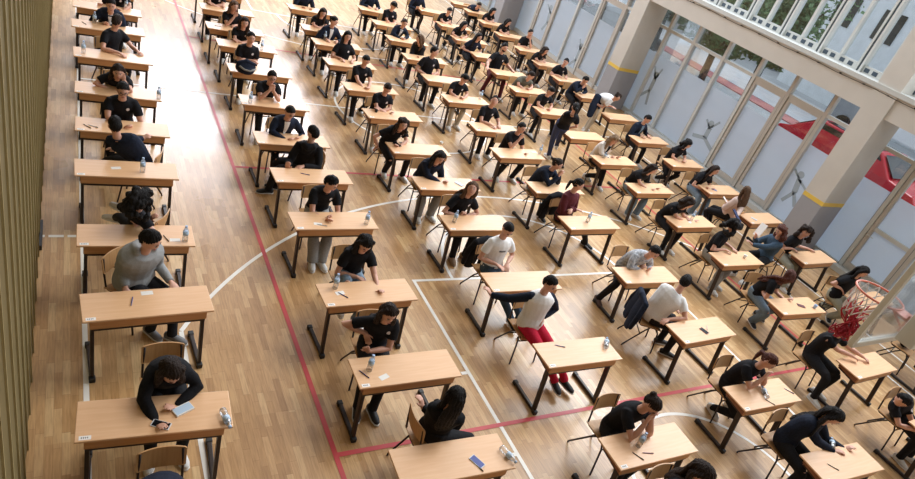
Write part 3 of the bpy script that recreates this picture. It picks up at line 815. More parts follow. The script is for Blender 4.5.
    b.loft([NB - ctop * .06, NB, lerp(NB, H, .45), H - hu * .05 - hf * .01], [(.06, .052), (.054, .053), (.050, .052), (.050, .055)], side, 14)
    head_grid(b, F, hsz, face, 26, 20)
    for s_ in (-1, 1): b.ball(F(V((s_ * .076, -.008, -.008))), (.011, .018, .030), 10, mat=Matrix((hs, hf, hu)).transposed())
    for s_ in (1, -1):
        b.rtube([sh[s_] - side * s_ * .03, sh[s_], lerp(sh[s_], el[s_], .5), el[s_], lerp(el[s_], wr[s_], .35), lerp(el[s_], wr[s_], .8), wr[s_]],
                [.036, .042 * size, (.046 if sleeve == 's' else .038) * size * (.9 if female else 1), .038 * size, .041 * size * (.88 if female else 1), .029, (.028, .021)], 12)
        d = (hd[s_] - wr[s_]); d = d.normalized() if d.length > .02 else (wr[s_] - el[s_]).normalized()
        fa = (wr[s_] - el[s_]).normalized(); d = (d + fa * .6).normalized()
        raised = hd[s_].z > sh[s_].z - .18
        nrm = up - d * up.dot(d) if abs(d.z) < .85 else -fwd - d * (-fwd).dot(d)
        nrm.normalize(); sd = d.cross(nrm)
        if sd.dot(side) * s_ > 0: sd = -sd          # sd points to the thumb side (towards the midline)
        w = wr[s_]; k = size * (.9 if female else 1)
        b.loft([w - d * .01, w + d * .02, w + d * .05, w + d * .085, w + d * .095], [(.026, .02), (.032 * k, .018), (.040 * k, .016), (.040 * k, .013), (.034 * k, .009)], sd, 12)
        cu = .9 if raised or pose in ('fold', 'clasp', 'cross') else .45
        for q, (o_, ln) in enumerate(((.030, .068), (.010, .078), (-.010, .073), (-.030, .056))):
            p0 = w + d * .082 + sd * o_ * k; d1 = (d - nrm * cu * .5 + sd * (.06 * (1.5 - q))).normalized(); d2 = (d1 - nrm * cu * .9).normalized()
            r_ = .0088 + fat
            b.rtube([p0, p0 + d1 * ln * .45, p0 + d1 * ln * .45 + d2 * ln * .5], [r_, r_ * .95, r_ * .85], 7)
        p0 = w + d * .03 + sd * .026 * k; d1 = (d * .65 + sd * .7 - nrm * .15).normalized(); d2 = (d * .95 + sd * .25 - nrm * .2).normalized()
        b.rtube([p0, p0 + d1 * .035, p0 + d1 * .035 + d2 * .032], [.012 + fat, .0105 + fat, .009 + fat], 7)
    for s_ in (1, -1):
        b.rtube([hip[s_], lerp(hip[s_], kn[s_], .5), kn[s_], lerp(kn[s_], ank[s_], .3), lerp(kn[s_], ank[s_], .85), ank[s_] - up * .03], [.065 * size, .058 * size, .04, .04 * size, .030, .036], 10)
    org = V((Pv.x, Pv.y, 0))
    spec = dict(hs=hair, hd=hd, label=look_label, name=name, org=org, H=H, dist=dist, group=group)
    sk = SKIN[skin]
    # face details, joined after the remesh
    det = MB()
    if dist < 26:
        for s_ in (-1, 1):
            det.ball(F(V((s_ * .029, .0765, .004)) * hsz), .0115, 8, M['eye']); det.ball(F(V((s_ * .029, .0842, .003)) * hsz), .0066, 8, M['iris'])
            det.bar(F(V((s_ * .016, .096, .024)) * hsz), F(V((s_ * .044, .084, .026)) * hsz), .005, .005, hu, HAIR[hc])
        det.ball(F(V((0, .089, -.058)) * hsz), (.021, .007, .0065), 8, M['lip'], Matrix((hs, hf, hu)).transposed())
    parts = [('body', b, sk, vox, det)]
    # ---------- shirt
    b = MB(); torso(b, (.010 if top in ('blk', 'white', 'burg') else .018) + bulk, .98); b0 = b; b = MB() if sleevecol else b
    slen = 0.62 if sleeve == 's' else 1.0
    ro = .012 if sleeve == 's' else .017
    for s_ in (1, -1):
        if sleeve == 's':
            e = lerp(sh[s_], el[s_], slen)
            b.loft([sh[s_] - side * s_ * .07 + ctop * .0, sh[s_] - side * s_ * .02 + ctop * .004, lerp(sh[s_], e, .35), e], [.062, .066 * size, .064 * size, .064 * size], None, 14)
        else:
            b.loft([sh[s_] - side * s_ * .07, sh[s_] - side * s_ * .02 + ctop * .004, lerp(sh[s_], el[s_], .5), el[s_], lerp(el[s_], wr[s_], .5), lerp(el[s_], wr[s_], .97)],
                   [.062, .068 * size, .063, .058, .052, .042], None, 14)
    if sleevecol: parts.append(('sleeves', b, FAB[sleevecol], max(vox, .011), None)); b = b0
    if hood:
        b.rtube([NB + side * .09 - fwd * .0, NB + side * .07 - fwd * .09, NB - fwd * .12 - ctop * .02, NB - side * .07 - fwd * .09, NB - side * .09], [.04, .055, .062, .055, .04], 10)
        b.rtube([NB - fwd * .11 - ctop * .03, NB - fwd * .15 - ctop * .13], [(.10, .04), (.07, .03)], 10, side=side)
    else:
        b.rtube([NB + (side * math.cos(a) * .068 + fwd * math.sin(a) * .066) - ctop * (.012 + .02 * max(0, math.sin(a))) for a in [k * math.pi / 6 for k in range(13)]], .012, 6)
    parts.append(('hoodie' if hood else ('jacket' if inner else ('jumper' if sleeve == 'l' else 'shirt')), b, FAB[top], max(vox, .011), None))
    # ---------- trousers
    b = MB()
    tp = [Pv + up * .10 - pf * .0, Pv + up * .02, Pv - up * .07] if not stand else [Pv + up * .14, Pv + up * .04, Pv - up * .08]
    b.loft(tp, [(.168, .122), (.178, .135), (.15, .115)], ps, 16)
    wd = 1.35 if legs in ('lgrey', 'jeans', 'sage') else 1.0
    for s_ in (1, -1):
        b.loft([hip[s_] - (kn[s_] - hip[s_]).normalized() * .05, hip[s_], lerp(hip[s_], kn[s_], .5), lerp(hip[s_], kn[s_], .93), kn[s_] + (ank[s_] - kn[s_]).normalized() * .03 , lerp(kn[s_], ank[s_], .35), lerp(kn[s_], ank[s_], .8), ank[s_] - up * .02],
               [.08, .098 * size, .086 * size, .068, .066, .062 * wd, .054 * wd, .056 * wd], None, 14)
    parts.append(('trousers', b, FAB[legs], max(vox, .012), None))
    # ---------- shoes
    for s_ in (1, -1):
        b = MB(); a = ank[s_]; d = fdir[s_]; sd = V((-d.y, d.x, 0)); z0 = a.z - .085
        q = lambda f_, z_: V((a.x + d.x * f_, a.y + d.y * f_, z0 + z_))
        sm = SHOE[shoes]
        b.loft([q(-.085, .045), q(-.075, .048), q(-.02, .055), q(.05, .048), (q(.12, .038)), q(.165, .034), q(.18, .032)], [(.018, .02), (.036, .042), (.040, .05), (.043, .040), (.045, .029), (.032, .022), (.012, .010)], sd, 12, sm)
        b.loft([q(-.01, .07), q(-.015, .115)], [(.038, .045), (.036, .043)], d, 12, sm)
        b.loft([q(-.09, .012), q(-.07, .012), q(0, .012), (q(.11, .012)), q(.17, .012), q(.188, .012)], [(.015, .012), (.040, .013), (.042, .013), (.049, .013), (.034, .013), (.012, .010)], sd, 10, M['sole'] if shoes in ('white', 'blk', 'grey') else sm)
        parts.append(('shoe', b, None, 0, None))
    # ---------- hair
    b = MB(); st = hair
    th = {'buzz': 1.055, 'short': 1.08, 'long': 1.10, 'pony': 1.06, 'bun': 1.07, 'curly': 1.16, 'wavy': 1.13}[st]
    def hairfn(s, f, u):
        t = in_hair(s, f, u, st); k = lerp(.90, th + (.06 * max(0, u) * (1 if f > 0 else .4) if st == 'short' else 0), t)
        if st in ('short', 'curly', 'wavy'): k += t * .035 * noise.noise(V((s, f, u)) * 5 + V((SEED[0], 0, 0)))
        p = skull(s, f, u, k)
        if f > .2 and t < .5: p.y -= .012
        return p
    head_grid(b, F, hsz, hairfn, 30, 22)
    bk = -fwd
    if st in ('long', 'wavy'):
        ln = .34 if st == 'long' else .24
        o1 = F(V((0, -.07, .06))); o2 = F(V((0, -.095, -.04))); o3 = NB + bk * .085 + up * .02; o4 = spt(.80) + bk * .135; o5 = spt(.55) + bk * .15
        pts = [o1, o2, o3, o4] + ([o5] if st == 'long' else [])
        b.loft(pts, [(.055, .03), (.075, .035), (.085, .035), (.09, .028), (.06, .016)][:len(pts)], hs, 14)
        for s_ in (-1, 1):
            p0 = F(V((s_ * .045, .02, .10))); p1 = F(V((s_ * .078, .005, .03))); p2 = F(V((s_ * .084, -.015, -.06)))
            p3 = NB + side * s_ * .085 + up * .0 + fwd * .02; fr = rnd.choice((0, 1)); 
            p4 = spt(.76) + side * s_ * .10 + (fwd * .125 if fr else bk * .12)
            p5 = spt(.62) + side * s_ * .09 + (fwd * .135 if fr else bk * .135)
            b.loft([p0, p1, p2, p3, p4] + ([p5] if st == 'long' else []), [.02, (.03, .026), (.034, .030), (.040, .034), (.036, .022), (.018, .012)][:5 + (st == 'long')], None, 10)
    if st in ('curly', 'wavy'):
        for k in range(70 if st == 'curly' else 30):
            a = rnd.uniform(0, 6.283); z_ = rnd.uniform(-1.3, .9); r_ = .10 if z_ > -.4 else .125
            fx = math.cos(a); fy_ = math.sin(a)
            if fy_ > .35 and z_ < .45: continue
            rr = math.sqrt(max(.15, 1 - min(1, abs(z_)) ** 2)) if z_ > -.5 else .95
            q_ = 1.22 if st == 'curly' else 1.0; b.ball(F(V((fx * r_ * rr * .92 * q_, fy_ * r_ * rr * q_ - .012, z_ * .115 * q_))), rnd.uniform(.026, .04) * q_, 8)
    if st in ('pony',):
        p0 = F(V((0, -.098, .005))); p1 = p0 - hf * .022 + bk * .03 - up * .012; p2 = p1 + bk * .02 - up * .09; p3 = p2 - up * .11 + bk * .01
        b.loft([p0, p1, p2, p3], [.024, .03, .026, .008], None, 10)
    if st == 'bun': b.ball(F(V((0, -.098, .045))), (.040, .034, .038), 12)
    if cap:
        b.ball(F(V((0, -.005, .055))), (.088, .108, .075), 20); b.loft([F(V((0, .05, .07))), F(V((0, .16, .05)))], [(.07, .008), (.055, .006)], hs, 10)
    parts.append(('hair', b, HAIR[hc], max(vox, .009), None))
    if beard:
        b = MB()
        def bf(s, f, u):
            t = 1. if (f > .05 and u < -.42 and not (abs(s) < .3 and -.56 < u < -.44)) else 0.
            p = face(s, f, u) * lerp(.93, 1.035, t); return p
        head_grid(b, F, hsz, bf, 26, 20); parts.append(('beard', b, HAIR[hc], 0, None))
    if glasses:
        b = MB()
        for s_ in (-1, 1):
            b.loft([F(V((s_ * .031 + .022 * math.cos(k * .524), .104, .004 + .017 * math.sin(k * .524)))) for k in range(12)], .0028, hf, 5, closed=True)
            b.loft([F(V((s_ * .053, .104, .010))), F(V((s_ * .078, .0, .012)))], .0026, n=5)
        b.loft([F(V((-.009, .105, .008))), F(V((.009, .105, .008)))], .0026, n=5)
        parts.append(('glasses', b, M['cap'], 0, None))
    spec['parts'] = parts
    dec = []
    if (emblem if emblem is not None else (top in ('blk', 'navy') and sleeve == 's')):
        dec.append(('emblem', spt(.72) + sid * .075, fwd, sid, .022, .026, 'emblem'))
    if inner: dec.append(('undershirt', spt(.66), fwd, sid, .045, .14, inner))
    if text: dec.append(('chest_print', spt(.70), fwd, sid, .055, .012, 'ink'))
    spec['dec'] = dec
    JOBS.append(spec)
    if chair: CH_LIST.append((Pv.x - pf.x * .03, Pv.y - pf.y * .03, math.radians(pyaw), look_label))
    return Pv, H, hd
CH_LIST = []

def finish_people():
    tmp = []
    for sp in JOBS:
        for i, (nm, mb, mt, vx, det) in enumerate(sp['parts']):
            if vx:
                me = mb.mesh('t'); me.materials.clear()
                o = bpy.data.objects.new('t', me); C.objects.link(o)
                r = o.modifiers.new('r', 'REMESH'); r.mode = 'VOXEL'; r.voxel_size = vx; r.use_smooth_shade = True
                s_ = o.modifiers.new('s', 'SMOOTH'); s_.factor = .5; s_.iterations = 1 if nm == 'body' else (2 if nm != 'trousers' else 4)
                tmp.append((sp, i, o))
    dg = bpy.context.evaluated_depsgraph_get()
    out = {}
    for sp, i, o in tmp:
        me = bpy.data.meshes.new_from_object(o.evaluated_get(dg)); out[(id(sp), i)] = me
    for sp, i, o in tmp:
        m0 = o.data; bpy.data.objects.remove(o); bpy.data.meshes.remove(m0)
    tot = 0
    for sp in JOBS:
        root = None; org = sp['org']; T = Matrix.Translation(-org)
        for i, (nm, mb, mt, vx, det) in enumerate(sp['parts']):
            if vx:
                me = out[(id(sp), i)]; me.materials.clear(); me.materials.append(mt)
                if nm == 'hair' and len(me.vertices) and sp['hs'] != 'buzz':
                    for v_ in me.vertices:
                        c_ = v_.co - sp['H']; a_ = math.atan2(c_.y, c_.x)
                        v_.co += v_.normal * (.0045 * math.sin(a_ * 23 + 3 * noise.noise(c_ * 9)) + .006 * noise.noise(c_ * 30))
                if det and det.v:
                    dm = det.mesh('d', True); bm = bmesh.new(); bm.from_mesh(me); n0 = len(bm.faces); bm.from_mesh(dm); bm.faces.ensure_lookup_table()
                    for m_ in det.mats: me.materials.append(m_)
                    for f_ in bm.faces[n0:] if True else []: f_.material_index += 1
                    bm.to_mesh(me); bm.free()
                tot += len(me.polygons)
            else:
                me = mb.mesh(nm, True)
                if mt: me.materials.clear(); me.materials.append(mt)
            bvh = None
            if nm in ('shirt', 'hoodie', 'jacket', 'jumper') and sp['dec']:
                bvh = BVHTree.FromPolygons([v.co.copy() for v in me.vertices], [tuple(p.vertices) for p in me.polygons])
            me.transform(T); me.name = nm if nm != 'body' else 'person_body'
            if nm == 'body':
                root = bpy.data.objects.new(sp['name'], me); C.objects.link(root); root.location = org
                tag(root, sp['label'], 'person', sp['group'])
                continue
            o = bpy.data.objects.new(nm, me); C.objects.link(o); o.parent = root
            if bvh:
                for (dn, c, f_, s_, w, h, mk) in sp['dec']:
                    u_ = s_.cross(f_) ; u_ = u_ if u_.z > 0 else -u_
                    g = MB(); n = 7; ok = True; vs = []
                    for a in range(n):
                        for b_ in range(n):
                            x = (a / (n - 1) * 2 - 1); y_ = (b_ / (n - 1) * 2 - 1)
                            if dn == 'emblem': k = max(abs(x), abs(y_)); l_ = math.hypot(x, y_) or 1; x, y_ = x * k / l_, y_ * k / l_
                            src = c + s_ * x * w * (1 if dn != 'undershirt' else (.35 + .65 * (y_ + 1) / 2)) + u_ * y_ * h + f_ * .5
                            hit = bvh.ray_cast(src, -f_)[0]
                            if hit is None: ok = False; break
                            vs.append(hit + f_ * .0045 - org)
                        if not ok: break
                    if ok:
                        g.add(vs, [(a * n + b_, (a + 1) * n + b_, (a + 1) * n + b_ + 1, a * n + b_ + 1) for a in range(n - 1) for b_ in range(n - 1)])
                        mm = M[mk] if mk in M else FAB[mk]
                        d = g.build(dn, mm, o, smooth=True)
# ------------------------------------------------------------------ desks, one by one
ORD = ['first', 'second', 'third', 'fourth', 'fifth', 'sixth', 'seventh', 'eighth', 'ninth', 'tenth', 'eleventh', 'twelfth', 'thirteenth', 'fourteenth', 'fifteenth', 'sixteenth']
COLN = dict(A='leftmost column', B='second column from left', C='third column from left', D='third column from right', E='second column from right', F='rightmost column')
# near-left corner of each table top (pixel at its height) and its turn in degrees
NL = dict(
 A=[(73.8,442.6,-3.6),(82.1,322.4,3),(76.2,245.9,-.7),(74.2,175.1,.3),(74.7,129.8,-.6),(74.2,91.7,-1.2),(73.4,55.5,.9),(71.4,25.9,.8),(72.5,5.8,-.7)],
 B=[(403,489,-2.2),(360.2,388.9,-.2),(326.3,307.1,2),(295.9,229.5,1.8),(276.2,181.8,1.6),(257.7,143,1),(241.8,103.9,-.5),(230.1,71,1.3),(218.4,45.1,.1),(207.6,27.6,0),(200.9,8,.5)],
 C=[(621.3,470.6,-.5),(549.6,368.2,-.6),(493.6,292,-.4),(450.1,230.2,.6),(420.6,189.3,1),(394.2,153.1,2.5),(369.4,117.6,3),(347.7,89.7,4),(328.5,64.3,4),(315.9,43.8,2.5),(304.2,29.2,2),(290.1,8.2,2)],
 D=[(746,411.5,-1.2),(685.9,344,2.4),(626.7,283.4,-1.5),(571.5,229.5,2),(536.9,193,1.5),(500.4,157.6,4),(476.6,130.5,2),(448.9,101.8,5),(428,80.5,3),(407.6,58.8,2),(390.4,40,2),(376,24,2),(361,9.3,2)],
 E=[(859.7,379.3,1),(784.6,315,-2.2),(724.8,266,.3),(678.4,227.7,1.8),(637.7,193.2,3),(601.7,164.3,4),(571.1,138.4,4),(541.8,113.5,3),(515.9,91.7,4),(496.4,74.1,3),(476.4,56.5,3),(456.4,39.7,3),(441.3,25.5,3),(421.4,10.4,2)],
 F=[(805.6,264.3,1.6),(752.4,223.8,2.6),(710.5,194,2),(673.6,166.5,3),(639.3,142.6,4),(610.2,118.9,4),(582,97.5,3),(558.9,80.7,3),(539,65,3),(520,50.1,3),(499.9,35.5,3),(483.1,23,3),(468.2,11.5,3),(454.3,3.4,3)])
EXTRA = [  # desks mostly outside the frame or behind the ring (world x, y, turn)
 ('beech desk at the bottom edge below the first desk of the leftmost column', .63, 2.30, 0),
 ('beech desk at the bottom edge under the ponytailed brown head, third column from left', 5.40, 1.10, 0),
 ('beech desk cut by the bottom edge, under the forearms of the long black haired woman', 7.96, 1.62, -3),
 ('beech desk corner at the lower right edge behind the empty looking chair', 10.63, 1.66, 1),
 ('beech desk seen through the basketball ring beside the glass', 13.0, 4.25, 1),
 ('beech desk behind the clear backboard at the right edge', 13.15, 2.86, 1),
 ('beech desk at the top edge in the second column from left, only legs in view', 3.10, 16.6, 0),
 ('beech desk cut by the top edge in the leftmost column', .64, 15.3, 0)]
FARY = {}; DC = {}
first = True
def put_desk(x, y, rz, label):
    global first
    if first: o = desk0; o.location = (x, y, 0); o.rotation_euler = (0, 0, rz); first = False
    else: o = dup(desk0, dk, (x, y, 0), rz)
    tag(o, label, 'desk', 'rows of school desks'); return o
DESKNOTE = {('A',0):'with a tipped bottle', ('A',1):'with a blue pen', ('A',6):'with a clear bottle', ('B',1):'with bottle and slips', ('B',7):'under a navy backpack', ('C',4):'with a black phone', ('D',1):'with a dark phone', ('D',3):'with a clear bottle', ('E',1):'with phone and blue cup', ('C',1):'with pen and bottle', ('B',4):'with one pen'}
for cn, L_ in NL.items():
    for i, (px, py, ang) in enumerate(L_):
        p = at(px, py, DZ); a = math.radians(ang)
        x = p.x + DW / 2 * math.cos(a); y = p.y + DW / 2 * math.sin(a)
        nt = DESKNOTE.get((cn, i))
        put_desk(x, y, a, 'beech desk%s, %s from the front, %s' % (' ' + nt if nt else '', ORD[i], COLN[cn]))
        FARY[(cn, i)] = y + DD; DC[(cn, i)] = x
for lb, x, y, a in EXTRA: put_desk(x, y, math.radians(a), lb)

def pp(cn, i, hx, hy, look, **k):
    lb = '%s, %s desk, %s' % (look, ORD[i], COLN[cn]) if i >= 0 else look
    return person(hx, hy, lb, far_y=FARY[(cn, i)] if (cn, i) in FARY else k.pop('far', None), **k)

# leftmost column
person(150, 505, 'person in dark navy top bent forward below the first desk, leftmost column', far_y=2.72, top='navy', sleeve='l', legs='dark', hair='short', pose='rest', P=(.62, 3.28), hp=40)
pp('A', 0, 172, 371, 'long haired woman in black jumper leaning over a phone', top='blk', sleeve='l', hair='long', hc='br', pose='write', hands={-1: (158, 420, .79), 1: (176, 402, .80)}, hp=40, hyaw=12, P=(.74, 4.46), legs='dark', bulk=.02)
pp('A', 1, 150, 240, 'short haired man in grey hoodie turned to the side', top='grey', sleeve='l', hood=True, legs='dark', hair='short', hyaw=55, yaw=25, size=1.05, bulk=.03, poles={-1: (-.1, .6, -.6), 1: (.2, .1, -1)}, pyaw=45, hp=25, pose='lap', hands={1: (176, 287, .62), -1: (126, 295, .58)}, shoes='grey', feet={1: (172, 336), -1: (150, 330)}, gap=.42)
pp('A', 2, 141, 200, 'woman with big dark curls in black top, turned away', top='blk', sleeve='s', hair='curly', yaw=95, hyaw=125, hp=15, hands={1: (150, 215, .80), -1: (139, 224, .80)}, legs='dark', pyaw=-120, feet={1: (108, 212), -1: (104, 194)}, emblem=False, P=(.72, 7.02))
pp('A', 3, 115, 125, 'man in navy shirt with grey collar, back to camera', top='navy', sleeve='l', hair='short', yaw=165, hyaw=190, hp=5, hands={1: (148, 133, .9), -1: (112, 150, .75)}, pyaw=-110, feet={1: (92, 160), -1: (96, 163)}, P=(.80, 8.52), emblem=False)
pp('A', 4, 123, 90, 'man with glasses in black emblem shirt facing the camera', top='blk', hair='short', glasses=True, hands={1: (131, 124, .80), -1: (124, 124, .80)}, hp=15, skin=0, size=1.04)
pp('A', 5, 118, 71, 'dark haired woman resting cheek on one hand', top='blk', hair='long', hc='br', pose='cheek', hp=15, gap=.2)
pp('A', 6, 117, 21, 'man in black shirt with arm stretched along desk', top='blk', hair='short', hc='br', yaw=45, hyaw=150, hands={1: (141, 53, .79), -1: (122, 55, .79)}, hp=10, emblem=False, gap=.22)
pp('A', 7, 111, 5, 'man in navy top with white shoulder stripe, hands clasped', top='navy', sleeve='l', hair='short', hands={1: (109, 23, .80), -1: (104, 22, .80)}, inner='white', hp=10, size=1.03)
person(117, -12, 'person with bare forearms folded at the top edge, ninth desk, leftmost column', far_y=FARY[('A', 8)], top='blk', hair='short', hands={1: (121, 8, .80), -1: (100, 3, .80)})
# second column from left
pp('B', 0, 455, 397, 'woman with very long dark hair, back to camera', top='blk', sleeve='l', hair='long', hc='dk', yaw=150, hyaw=165, hp=-5, pose='lap', hands={-1: (425, 402, .8)}, P=(3.12, 3.45), pyaw=90, feet={1: (.3, .1, 0), -1: (.3, -.1, 0)})
pp('B', 1, 389, 313, 'woman in black polo with bent arms, long hair', top='blk', hair='long', hc='br', yaw=-15, hyaw=-5, hands={-1: (364, 338, .72), 1: (370, 346, .80)}, feet={-1: (357, 408), 1: (372, 410)}, shoes='blk', gap=.4)
pp('B', 2, 366, 243, 'woman writing with one raised denim knee', top='blk', hair='long', hc='dk', hands={1: (380, 287, .79), -1: (362, 281, .70)}, legs='jeans', hp=40, hyaw=-5, feet={-1: (.30, -.14, .22), 1: (.35, .1, 0)}, emblem=False, gap=.4)
pp('B', 3, 331, 183, 'dark haired student in black with pale wide trousers', top='blk', hair='short', hc='dk', hyaw=40, hp=25, hands={1: (331, 214, .80), -1: (327, 217, .80)}, legs='lgrey', feet={-1: (312, 262), 1: (321, 262)}, gap=.35)
pp('B', 4, 313, 133, 'man in black hoodie twisted away', top='blk', sleeve='l', hair='short', hood=True, yaw=150, hyaw=215, hp=10, P=(3.18, 8.72), pyaw=-100, hands={1: (288, 164, .8), -1: (300, 168, .76)}, feet={1: (268, 190), -1: (276, 186)}, shoes='blk')
pp('B', 5, 290, 112, 'man in navy jacket with flat black hair', top='navy', sleeve='l', hair='buzz', hyaw=15, hp=30, inner='white', pose='clasp', hands={1: (298, 136, .79), -1: (287, 137, .79)}, gap=.2)
pp('B', 6, 272, 77, 'man in glasses pressing clasped hands to his mouth', top='blk', hair='short', glasses=True, pose='mouth', hp=10, legs='dark', gap=.18)
pp('B', 7, 251, 38, 'man in black with folded arms behind the backpack', top='blk', hair='short', pose='cross', hp=0, hyaw=5, gap=.34)
pp('B', 8, 244.5, 22.5, 'woman with dark hair and arms along the desk', top='blk', hair='long', hc='br', pose='fold', hp=5, gap=.22)
pp('B', 9, 234, 6, 'woman with long brown hair and hand to mouth', top='blk', hair='long', hc='lb', pose='chinl', hp=5, hyaw=20, emblem=False, gap=.18)
pp('B', 10, 218, -10, 'black shirted person, head above the frame', top='blk', hair='short', pose='fold')
# third column from left
person(703, 473, 'brown haired person in black at the bottom edge, third column from left', far_y=1.54, top='blk', hair='long', hc='br', pose='rest', P=(5.25, 2.08), hp=45, size=1.05)
pp('C', 0, 652, 404, 'person in black hiding face in both hands', top='blk', hair='bun', hc='br', pose='face', hp=40, gap=.22, hyaw=5)
pp('C', 1, 550, 284, 'man in white top, navy sleeves and red trousers', top='white', sleeve='l', sleevecol='navy', hair='short', hc='dk', yaw=-8, hp=12, hyaw=10, hands={-1: (491, 290, .82), 1: (541, 322, .66)}, legs='red', feet={1: (568, 388), -1: (560, 392)}, shoes='blk', poles={-1: (0, .2, -1)}, gap=.35, lean=-.1, emblem=False, bulk=.015)
pp('C', 2, 508, 229, 'short haired man in printed white T-shirt looking down', top='white', hair='buzz', hc='dk', text=True, hp=35, hyaw=-5, hands={-1: (500, 268, .70), 1: (508, 268, .70)}, gap=.42, legs='denim', feet={-1: (513, 325), 1: (520, 320)}, shoes='blk')
pp('C', 3, 472, 189, 'long haired woman in black looking up and sideways', top='blk', hair='long', hc='lb', hyaw=-35, hp=-30, hands={1: (467, 212, .80), -1: (460, 212, .80)}, legs='dark', feet={-1: (452, 257), 1: (464, 256)}, shoes='tan', gap=.26)
pp('C', 4, 440, 157, 'dark haired woman in navy jumper with clasped hands', top='navy', sleeve='l', hair='long', hc='dk', pose='clasp', hands={1: (446, 180, .79), -1: (442, 180, .79)}, hp=20, legs='lgrey')
pp('C', 5, 403, 124, 'woman in black polo reaching down with one arm', top='blk', hair='wavy', hc='br', hands={-1: (374, 147, .50), 1: (399, 144, .80)}, legs='dark', hp=5, hyaw=-5, feet={-1: (384, 172), 1: (402, 176)}, gap=.3)
pp('C', 6, 387.5, 88, 'short haired man with forearms crossed on desk', top='blk', hair='buzz', hc='br', pose='fold', hp=40, legs='beige', gap=.2)
pp('C', 7, 366, 60, 'man in black emblem shirt holding hands together', top='blk', hair='buzz', pose='clasp', hands={1: (369, 86, .80), -1: (365, 86, .80)}, hp=30, hyaw=15, feet={-1: (351, 117), 1: (360, 111)})
pp('C', 8, 347.5, 36, 'woman with straight black hair in black polo', top='blk', hair='long', hc='dk', hp=5, pose='rest', gap=.24)
pp('C', 9, 334, 21, 'person in open dark jacket looking to the right', top='navy', sleeve='l', hair='bun', hc='dk', hyaw=45, inner='white', hp=10, pose='rest', gap=.24)
pp('C', 10, 323, 12.5, 'long dark haired woman leaning on her desk', top='blk', hair='long', hc='br', hp=15, pose='fold', emblem=False, gap=.2)
pp('C', 11, 308, -10, 'person in dark navy, head above the frame', top='navy', sleeve='l', hair='short', pose='rest')
# third column from right
person(834, 416, 'woman with long black hair bent over her desk at the bottom edge', far_y=2.03, top='navy', sleeve='l', hair='long', hc='dk', pose='clasp', P=(7.72, 2.38), hp=35, hyaw=15, hands={1: (847, 445, .80), -1: (840, 450, .80)})
pp('D', 0, 769, 361, 'woman with reddish ponytail and hands at her chin', top='blk', hair='pony', hc='red', pose='mouth', hp=25, hyaw=10, gap=.2, feet={-1: (712, 408), 1: (730, 405)}, legs='dark')
pp('D', 1, 685, 282, 'man in white T-shirt slumped sideways, back to camera', top='white', hair='short', hc='dk', yaw=125, hyaw=120, hp=20, P=(7.50, 4.78), bulk=.03, pyaw=60, hands={1: (679, 312, .78), -1: (666, 322, .72)}, legs='dark', shoes='blk', emblem=False)
pp('D', 2, 654.5, 252, 'man in pale patterned shirt leaning on his desk', top='pattern', sleeve='l', hair='short', hp=25, hyaw=-10, pose='clasp', hands={1: (650, 267, .82), -1: (641, 266, .80)}, legs='dark', feet={-1: (598, 299), 1: (640, 300)}, shoes='brown', gap=.25)
pp('D', 3, 578.5, 184.5, 'woman in burgundy jumper with folded arms', top='burg', sleeve='l', hair='pony', hc='dk', hyaw=55, yaw=10, pose='cross', hp=5, feet={1: (585, 243), -1: (578, 228)}, legs='dark', shoes='blk')
pp('D', 4, 557.5, 164, 'woman in navy jumper with hair bun, hands at mouth', top='navy', sleeve='l', hair='bun', hc='br', hyaw=50, yaw=15, pose='mouth', hp=10, legs='jeans', shoes='blk', feet={-1: (541, 216), 1: (552, 210)}, gap=.2)
pp('D', 5, 521.5, 128, 'man in black resting chin on fist, leg out', top='blk', hair='short', pose='chinl', hands={1: (526, 152, .79)}, hp=5, hyaw=5, legs='dark', feet={-1: (496, 176), 1: (511, 178)}, gap=.26)
pp('D', 6, 494.5, 101, 'man in black tilting his head back to look up', top='blk', hair='short', hc='dk', hyaw=-35, hp=-25, hands={1: (500, 127, .79), -1: (494, 127, .79)}, pose='clasp')
pp('D', 7, 464.5, 78.5, 'man in black polo and beige trousers looking down', top='blk', hair='short', hyaw=25, hp=35, glasses=True, pose='clasp', legs='beige', gap=.26)
pp('D', 8, 434.5, 51.5, 'upright man in black emblem shirt looking right', top='blk', hair='short', hyaw=45, hp=0, pose='lap', gap=.34, size=1.03)
pp('D', 9, 420, 39, 'woman with long light brown hair turned away', top='dark', sleeve='l', hair='long', hc='lb', yaw=-60, hyaw=-110, hp=5, pose='rest', emblem=False, P=(7.75, 14.85))
pp('D', 10, 404.5, 23, 'person in dark jacket over light top, hands on desk', top='navy', sleeve='l', hair='bun', hc='br', inner='white', hp=10, pose='clasp')
pp('D', 11, 393.5, 5.5, 'man in black wearing a dark cap', top='blk', hair='short', cap=True, hp=25, hyaw=25, pose='fold')
pp('D', 12, 374, -9, 'person in navy cut by the top edge', top='navy', sleeve='l', hair='short', pose='rest')
